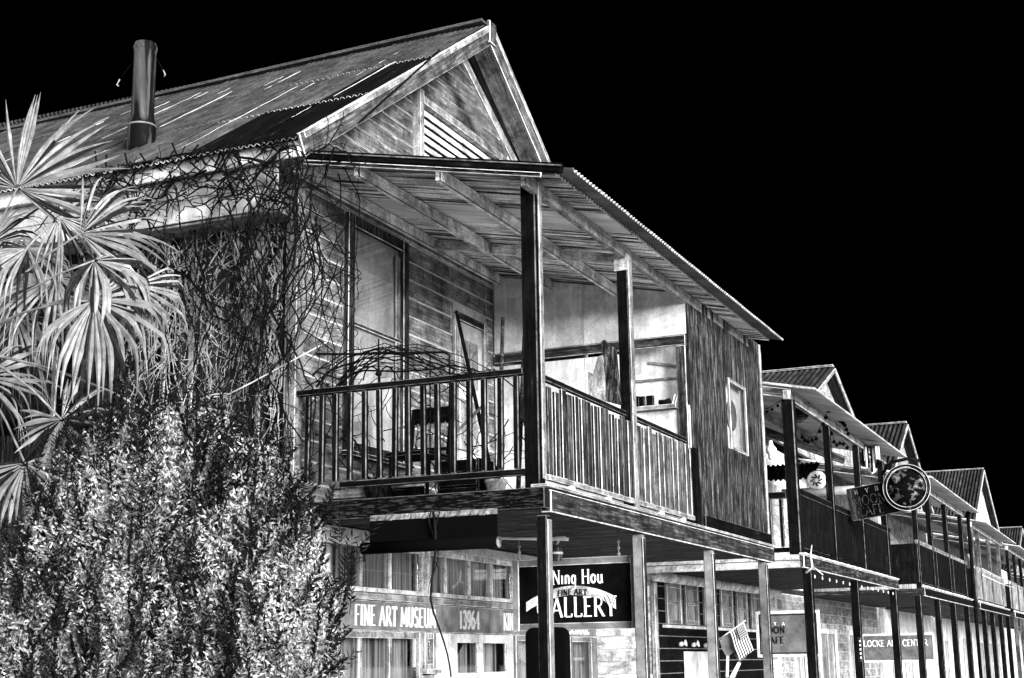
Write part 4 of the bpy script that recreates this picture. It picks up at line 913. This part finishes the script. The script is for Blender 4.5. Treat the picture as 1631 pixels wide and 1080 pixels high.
for k, (px_, py_) in enumerate(kn):
    o = lathe('wall_lamp', [(.0, -.04), (.035, -.03), (.04, .02), (.02, .05), (.06, .09), (.0, .1)], at(px_, py_, 0, XW + .15), WHITE, None, 10, (1, 0, .2))
    props(o, ['left', 'middle', 'right'][k] + ' one of the three small pale wall lamps under the cafe windows', 'wall lamp', 'lamps under the cafe windows')

# ================================================================== climbing vines
rv = random.Random(11)
def strand(p0, d0, n, step, wander, grav, box_, pull=None):
    pts = [Vector(p0)]; d = Vector(d0).normalized()
    for i in range(n):
        d = (d + Vector((rv.gauss(0, wander), rv.gauss(0, wander * .45), rv.gauss(0, wander) - grav))).normalized()
        if pull is not None: d = (d + (Vector(pull) - pts[-1]).normalized() * .12).normalized()
        q = pts[-1] + d * step
        for k in range(3):
            lo, hi = box_[k]
            if q[k] < lo: q[k] = lo; d[k] = abs(d[k]) * .5
            if q[k] > hi: q[k] = hi; d[k] = -abs(d[k]) * .5
        pts.append(q)
    return pts
def vine(name, label, strands, mat, rmin=.005, rmax=.010, twigs=.22, main=3, cat='vine'):
    """a vine: its thick stems one by one, the thin shoots together"""
    c = sum((s[0] for s in strands), Vector()) / len(strands)
    r = thing(name, c, label, cat); V, F = [], []
    for i, s in enumerate(strands):
        if i < main: tube('stem', s, rmax * 1.35, mat, r, 6, r1=rmax * .8); continue
        ra = rv.uniform(rmin, rmax); tubegeo(s, ra, 4, V, F, r1=ra * .55)
        for j in range(2, len(s) - 1):
            if rv.random() < twigs:
                d = (s[j + 1] - s[j]).cross(Vector((rv.gauss(0, .3), 1, rv.gauss(0, .3)))).normalized() * rv.choice((-1, 1)) + Vector((0, -.2, .2))
                L_ = rv.uniform(.04, .16); m_ = s[j] + d * (L_ * .5) + Vector((rv.gauss(0, .01), 0, rv.gauss(0, .01)))
                tubegeo([s[j], m_, m_ + (d + Vector((rv.gauss(0, .4), 0, rv.gauss(0, .4)))) * (L_ * .5)], ra * .6, 3, V, F, r1=ra * .3)
    o = centred('shoots', V, F, mat, r); o['kind'] = 'stuff'
    return r
# (a) over the eave and down the side
ST = []
for i in range(105):
    p = at(rv.uniform(150, 478), rv.uniform(228, 330), 1, rv.uniform(11.36, 11.42))
    ST.append(strand(p, (rv.choice((-1, 1)) * rv.uniform(.2, 1), 0, rv.uniform(-.7, .7)), rv.randint(10, 24), .07, .3, .04, ((-11, -7.2), (11.3, 11.52), (5.0, 6.62))))
vine('eave_vine', 'leafless dark vine tangled along the pale eave of the gallery building', ST, STEM, .006, .0115)
# (b) falling over the building corner and the balcony end
ST = []
for i in range(40):
    p = at(rv.gauss(495, 24), rv.uniform(235, 420), 1, rv.uniform(11.5, 11.8))
    ST.append(strand(p, (rv.uniform(-.35, .35), 0, -1), rv.randint(16, 40), .075, .26, .06, ((-7.7, -6.75), (11.48, 11.86), (3.3, 6.75))))
for i in range(14):
    p = at(rv.uniform(440, 520), rv.uniform(235, 300), 1, 11.5)
    ST.append(strand(p, (rv.uniform(-.6, 1), 0, rv.uniform(-.2, .5)), rv.randint(6, 14), .08, .3, .07, ((-7.8, -6.6), (11.4, 11.7), (5.4, 6.9))))
vine('corner_vine', 'leafless dark vine hanging down the building corner past the balcony', ST, STEM, .005, .0095)
# (c) pale and dark stems over the dark boards
ST = []
for i in range(125):
    p = at(rv.uniform(235, 445), rv.uniform(310, 520), 1, 11.9)
    ST.append(strand(p, (rv.uniform(-.6, .6), 0, -1), rv.randint(8, 26), .09, .24, .03, ((-9.6, -7.68), (11.84, 11.94), (3.2, 6.1))))
vine('pale_vine', 'pale bare vine stems climbing the dark boards beside the corner', ST, STEMP, .0035, .0085, .4)
ST = []
for i in range(75):
    p = at(rv.uniform(225, 440), rv.uniform(300, 480), 1, 11.75)
    ST.append(strand(p, (rv.uniform(-.5, .5), 0, -1), rv.randint(10, 30), .09, .2, .04, ((-9.8, -7.75), (11.62, 11.83), (3.2, 6.2))))
vine('side_vine', 'dark bare vine hanging in front of the dark side boards', ST, STEM, .004, .009)
# (d) arching over the side railing
ST = []
for i in range(17):
    y0_ = rv.uniform(590, 640); x0_ = rv.uniform(470, 560); pk = rv.uniform(535, 585); xe = rv.uniform(690, 835)
    pts = []; Yv = rv.uniform(11.86, 12.3)
    for k in range(15):
        t_ = k / 14; x = x0_ + (xe - x0_) * t_; yb = y0_ + (rv.uniform(588, 605) - y0_) * t_; y = yb - (yb - pk) * math.sin(math.pi * min(1, t_ * 1.15)) ** .9 * (.55 + .45 * (1 - t_))
        pts.append(at(x + rv.gauss(0, 2), y + rv.gauss(0, 2.2), 1, Yv))
    ST.append(pts)
for i in range(62):
    p = at(rv.uniform(470, 840), rv.uniform(590, 760), 1, rv.uniform(12.1, 12.9))
    ST.append(strand(p, (rv.uniform(-1, 1), 0, rv.uniform(-1, 1)), rv.randint(4, 10), .075, .25, 0, ((-7.45, -5.1), (12.05, 13), (3.15, 4.4))))
vine('railing_vine', 'thorny dark vine arching over the side railing of the balcony', ST, STEM, .004, .008)
# (e) strands dangling in front of the shop window
ST = []
for dx, xe in ((0, 722), (9, 690), (-3, 706)):
    pts = []
    for k in range(16):
        t_ = k / 15; y = 815 + (1078 - 815) * t_ * (1 if xe == 722 else (.5 if xe == 690 else .35))
        pts.append(at(690 + dx * (1 - t_) + (xe - 695) * max(0, t_ - .55) * 2.2 + 4 * math.sin(t_ * 9 + dx), y, 1, 11.7))
    ST.append(pts)
vine('dangling_vine', 'thin dark vine strand dangling before the shop windows', ST, STEM, .006, .009, .04, main=1)
# pale wire from the bush to the balcony rail
props(tube('pale_wire', [at(330, 645, 1, 11.6), at(400, 610, 1, 11.6), at(470, 572, 1, 11.7), at(520, 545, 1, 11.8)], .008, WHITE, None, 5), 'thin pale wire running up across the dark side boards', 'wire')

# ================================================================== fan palm
palm = thing('fan_palm', (-10.5, 10.4, 0), 'shaggy fan palm with pale leaves at the left edge', 'palm')
V, F = tubegeo([(-10.5, 10.4, 0), (-10.55, 10.4, 1.5), (-10.45, 10.42, 3.0), (-10.4, 10.4, 4.5)], .16, 12, r1=.13)
centred('trunk', V, F, W('dark', 'z'), palm, smooth=True)
CR = Vector((-10.4, 10.4, 4.55))
rp_ = random.Random(5); NB = [0]; REST = {PALM.name: ([], []), PALMD.name: ([], [])}   # past 300 blades the rest go into one part
def frond(hub, axis_px, spread, length, nrm, droop, nseg, mat, hand=.4, bow=.15, skip=0, petiole=True, root=None):
    """petiole and a pleated fan: every finger of the fan is its own folded blade"""
    hub = Vector(hub); N = Vector(nrm).normalized(); A = Vector(axis_px); A = (A - N * A.dot(N)).normalized(); Bv = N.cross(A)
    c0 = root or CR; mid = (c0 + hub) / 2 + Vector((0, 0, .16))
    pet = tube('frond', [c0, c0.lerp(mid, .5) + Vector((0, 0, .06)), mid, mid.lerp(hub, .5) + Vector((0, 0, .03)), hub], .017, mat, palm, 6, r1=.009)
    for i in range(nseg):
        ph = -spread + 2 * spread * (i + .5) / nseg; dph = spread / nseg
        d = A * math.cos(ph) + Bv * math.sin(ph); sd_ = Bv * math.cos(ph) - A * math.sin(ph)
        L_ = length * (.74 + .26 * math.cos(ph * .8)) * rp_.uniform(.9, 1.06); dr = droop * rp_.uniform(.75, 1.3); sag = rp_.gauss(0, .05)
        V, F = [], []; T = (.04, .2, .36, .46, .56, .66, .78, .9, 1.0); kink = rp_.uniform(.4, .75); dc_ = d.copy(); p = hub.copy(); pt_ = 0; tw = rp_.gauss(0, .25)
        for t_ in T:
            r = L_ * t_
            w_ = r * math.tan(dph) if t_ <= hand else (L_ * hand * math.tan(dph)) * .92 * max(.05, (1 - (t_ - hand) / (1 - hand)) ** .8)
            f_ = max(0, t_ - .25) / .75
            g_ = min(.9, dr * (.35 * f_ + (.75 if t_ > kink else 0)))
            dc_ = (dc_ * (1 - g_) + Vector((0, 0, -1)) * g_ + sd_ * (sag * .6) - N * (bow * .25)).normalized()
            p = p + dc_ * (L_ * (t_ - pt_)); pt_ = t_
            s2 = (sd_ + N * (tw * f_)).normalized()
            V += [p - s2 * w_ - N * (w_ * .55), p + N * (w_ * .5), p + s2 * w_ - N * (w_ * .55)]
        for k in range(len(T) - 1):
            a = 3 * k; F += [(a, a + 1, a + 4, a + 3), (a + 1, a + 2, a + 5, a + 4)]
        mm_ = mat if rp_.random() > .27 else PALMD
        if NB[0] < 300: centred('leaf_blade', V, F, mm_, pet); NB[0] += 1
        else:
            tv, tf = REST[mm_.name]; b_ = len(tv); tv.extend(V); tf.extend([tuple(q_ + b_ for q_ in f) for f in F])
TC = -FW                                                # toward the street, where the leaves turn to the light
def fh(x, y, Y): return at(x, y, 1, Y)
U_, Rr = UP, RT
frond(fh(27, 300, 10.3), U_ * .9 + Rr * .42, R_(110), 1.08, TC + UP * .15, .02, 42, PALM, .56)
frond(fh(128, 372, 10.25), Rr * .95 + U_ * .45, R_(75), .95, TC + UP * .5, .15, 30, PALM, .5)
frond(fh(150, 415, 10.2), Rr * .8 - U_ * .1, R_(130), .95, TC * .55 + UP * 1.0, .6, 36, PALM, .55, .3)
frond(fh(150, 478, 10.05), Rr * .5 - U_ * .6, R_(118), 1.05, TC * .9 + UP * .7, .5, 38, PALM, .52, .25)
frond(fh(98, 668, 9.9), Rr * .4 - U_ * .6, R_(150), .6, TC + UP * .3, .08, 36, PALM, .66, .1)
frond(fh(40, 738, 9.75), Rr * .2 - U_ * .8, R_(115), .78, TC + UP * .5, .15, 30, PALM, .56, .2)
frond(fh(-20, 390, 10.6), Rr * .5 - U_ * .4, R_(110), 1.05, TC + UP * .4, .35, 42, PALM, .42)
frond(fh(45, 395, 10.5), -U_ * .3 - Rr * .1, R_(130), .95, TC * .6 + UP, .5, 40, PALM, .42)
frond(fh(262, 668, 10.2), Rr * .9 - U_ * .3, R_(60), .72, TC + UP * .6, .12, 20, PALM, .5, .2)
frond(fh(0, 800, 9.7), Rr * .8 - U_ * .5, R_(70), .9, TC + UP * .8, .2, 24, PALMD, .5, .2)
frond(fh(25, 500, 10.7), Rr * .7 - U_ * .5, R_(85), 1.0, TC + UP * .5, .45, 32, PALM, .42)
frond(fh(90, 440, 10.5), -Rr * .2 - U_ * .7, R_(95), .95, TC + UP * .6, .5, 32, PALM, .42)
frond(fh(215, 455, 10.45), Rr * .8 - U_ * .6, R_(80), .75, TC + UP * .6, .55, 26, PALM, .42)
frond(fh(95, 345, 10.55), Rr * .6 - U_ * .2, R_(100), .9, TC + UP * .7, .3, 36, PALM, .42)
frond(fh(-30, 600, 10.4), Rr * .9 - U_ * .1, R_(90), .9, TC + UP * .5, .35, 34, PALM, .42)
frond(fh(40, 450, 10.75), Rr * .3 - U_ * .9, R_(100), 1.0, TC + UP * .5, .4, 34, PALM, .42)
for nm_, (tv, tf) in REST.items():
    if tv:
        o_ = centred('inner_leaf_blades', tv, tf, bpy.data.materials[nm_], palm); o_['kind'] = 'stuff'

# ================================================================== the big leafy shrub
rb_ = random.Random(3)
bush = thing('leafy_shrub', (-7.2, 10.1, 0), 'large dense leafy shrub filling the lower left in front of the building', 'shrub')
EL = [((-7.6, 10.25, 1.6), (1.15, .85, 2.15)), ((-6.8, 10.15, 1.45), (.72, .7, 1.95)), ((-9.0, 10.1, 1.1), (1.6, .85, 1.7)), ((-6.35, 9.95, 1.5), (.45, .5, 1.25)), ((-8.35, 10.25, 1.7), (.85, .8, 2.05))]
def leaf(V, F, p, d, n, L_, w_):
    s = d.cross(n).normalized() * w_; b = len(V)
    V += [p, p + d * (L_ * .38) + s - n * (w_ * .25), p + d * (L_ * .5) + n * (w_ * .3), p + d * (L_ * .38) - s - n * (w_ * .25), p + d * L_]
    F += [(b, b + 1, b + 2), (b, b + 2, b + 3), (b + 1, b + 4, b + 2), (b + 2, b + 4, b + 3)]
def sprig(VL, FL, VS, FS, p, d, L_, n, ls):
    d = d.normalized(); pts = [p]; nk = 6
    for k in range(nk):
        d = (d + Vector((rb_.gauss(0, .1), rb_.gauss(0, .1), rb_.gauss(0, .1) + .05))).normalized(); pts.append(pts[-1] + d * (L_ / nk))
    tubegeo(pts, .004, 3, VS, FS, r1=.0018)
    side = d.cross(Vector((rb_.gauss(0, 1), rb_.gauss(0, 1), rb_.gauss(0, 1)))).normalized()
    for i in range(n):
        t_ = .15 + .85 * i / n; s = t_ * nk; k = min(int(s), nk - 1); q = pts[k].lerp(pts[k + 1], s - k)
        sd_ = side * (1 if i % 2 else -1)
        ld = (sd_ * .85 + d * .65 + Vector((rb_.gauss(0, .18), rb_.gauss(0, .18), rb_.gauss(0, .18)))).normalized()
        nn = ld.cross(d.cross(side)).normalized() + Vector((rb_.gauss(0, .3), rb_.gauss(0, .3), rb_.gauss(0, .3)))
        nn = (nn - ld * nn.dot(ld)).normalized(); leaf(VL, FL, q, ld, nn, ls * rb_.uniform(.75, 1.15), ls * .17)
DV, DF, PV, PF, SV, SF = [], [], [], [], [], []
def surf(k, rr):
    c, r = EL[k]
    while True:
        u = Vector((rb_.gauss(0, 1), rb_.gauss(0, 1), rb_.gauss(0, 1))).normalized()
        if u.y < .35 and u.z > -.75: break
    return Vector((c[0] + u.x * r[0] * rr, c[1] + u.y * r[1] * rr, c[2] + u.z * r[2] * rr)), u
for i in range(85000):                                  # pale leaves: the crown's inner shade, in negative, put into leaf colour
    k = rb_.choices((0, 1, 2, 3, 4), (4.5, 3.2, 4.2, 2, 3))[0]; p, u = surf(k, rb_.uniform(.74, 1.03))
    if p.z < .9 or p.y > 10.9: continue
    ld = (u * .4 + Vector((rb_.gauss(0, .7), rb_.gauss(0, .7), rb_.gauss(0, .7) + .2))).normalized(); nn = Vector((rb_.gauss(0, 1), rb_.gauss(0, 1) - .6, rb_.gauss(0, 1))); nn = (nn - ld * nn.dot(ld)).normalized()
    leaf(PV, PF, p, ld, nn, rb_.uniform(.045, .08), .0115)
for i in range(1300):                                   # dark outer sprigs: lit leaves in negative, put into leaf colour
    k = rb_.choices((0, 1, 2, 3, 4), (4.5, 2.6, 3.6, 1.7, 3))[0]; p, u = surf(k, rb_.uniform(.88, 1.06))
    if p.z < 1.0 or p.y > 10.8: continue
    d_ = (u * .5 + Vector((.25 + rb_.gauss(0, .35), rb_.gauss(0, .3), .9))).normalized(); L_ = rb_.uniform(.25, .6); sprig(DV, DF, SV, SF, p - d_ * (L_ * .42) + Vector((0, -.06, 0)), d_, L_, 20, .078)
for x, y in ((470, 700), (455, 650), (400, 630), (330, 615), (250, 600), (190, 590), (205, 560), (530, 790), (560, 850), (548, 815), (575, 880), (568, 905), (350, 650), (300, 660), (430, 690), (500, 760), (160, 640), (140, 690), (180, 660), (520, 735), (555, 960), (545, 930)):
    e = at(x, y, 1, rb_.uniform(9.6, 10.3)); d = Vector((rb_.uniform(-.1, .45), -.1, 1)).normalized(); L_ = rb_.uniform(.45, .75)
    sprig(DV, DF, SV, SF, e - d * L_, d, L_, 24, .09)
for nm, V, F, mt in (('pale_foliage', PV, PF, LEAFP), ('dark_foliage', DV, DF, LEAFD), ('twigs', SV, SF, STEM)):
    o = centred(nm, V, F, mt, bush); o['kind'] = 'stuff'
for i in range(7):
    a = Vector((-9.0 + i * .33, 10.2, 0)); tube('stem', [a, a + Vector((rb_.gauss(0, .1), 0, .8)), a + Vector((rb_.gauss(0, .3), -.1, 1.6)), a + Vector((rb_.gauss(0, .4), -.15, 2.3))], .04, STEM, bush, 7, r1=.015)

# ------------------------------------------------------------------ small clutter
def pot(c, r, h_, label, m_):
    t_ = thing('plant_pot', c, label, 'pot'); lathe('pot', [(r * .7, 0), (r, h_ * .85), (r * 1.1, h_ * .86), (r * 1.1, h_), (r * .9, h_), (r * .85, h_ * .9)], c, m_, t_, 14)
    V, F = [], []
    for k in range(16):
        d_ = Vector((rb_.gauss(0, .5), rb_.gauss(0, .5), 1)).normalized(); q_ = Vector(c) + Vector((0, 0, h_ * .9)); tubegeo([q_, q_ + d_ * .12, q_ + d_ * .22 + Vector((d_.x * .12, d_.y * .12, -.01))], .008, 3, V, F, r1=.002)
    o_ = centred('dry_stalks', V, F, STEM, t_); o_['kind'] = 'stuff'
p_ = at(600, 760, 1, 12.6); pot((p_.x, 12.6, ZD), .12, .2, 'dark clay pot with dry stalks behind the middle of the side railing', W('dark', 'z'))
p_ = at(790, 760, 1, 12.5); pot((p_.x, 12.5, ZD), .1, .17, 'small pale pot with dry stalks near the corner post', W('pale', 'z'))
props(bar('wooden_stick', (at(715, 700, 1, 12.9)), (at(775, 640, 1, 12.6)), .03, .02, W('pale', 'x')), 'pale stick lying aslant behind the right end of the side railing', 'stick')
props(bar('loose_plank', (at(835, 632, 1, 12.5)), (at(852, 700, 1, 12.5)), .03, .14, W('dark', 'x')), 'dark plank tilted beside the corner post', 'plank')
tube('conduit', [(XW + .06, 22.95, 2.95), (XW + .06, 30.2, 3.0)], .02, WHITE, B2, 6)
tube('downpipe', [(XP + .14, 43.0, 5.6), (XP + .14, 43.0, 0)], .05, W('black', 'z'), B3, 8)
for k, (z_, lb) in enumerate(((4.02, 'upper one of two thin wires strung along the far balconies'), (3.84, 'lower one of two thin wires strung along the far balconies'))):
    props(tube('wire', [(XP + .35, 43.5, z_), (XP + .35, 48, z_ - .03), (XP + .35, 54, z_ + .02)], .012, WHITE, None, 5), lb, 'wire')
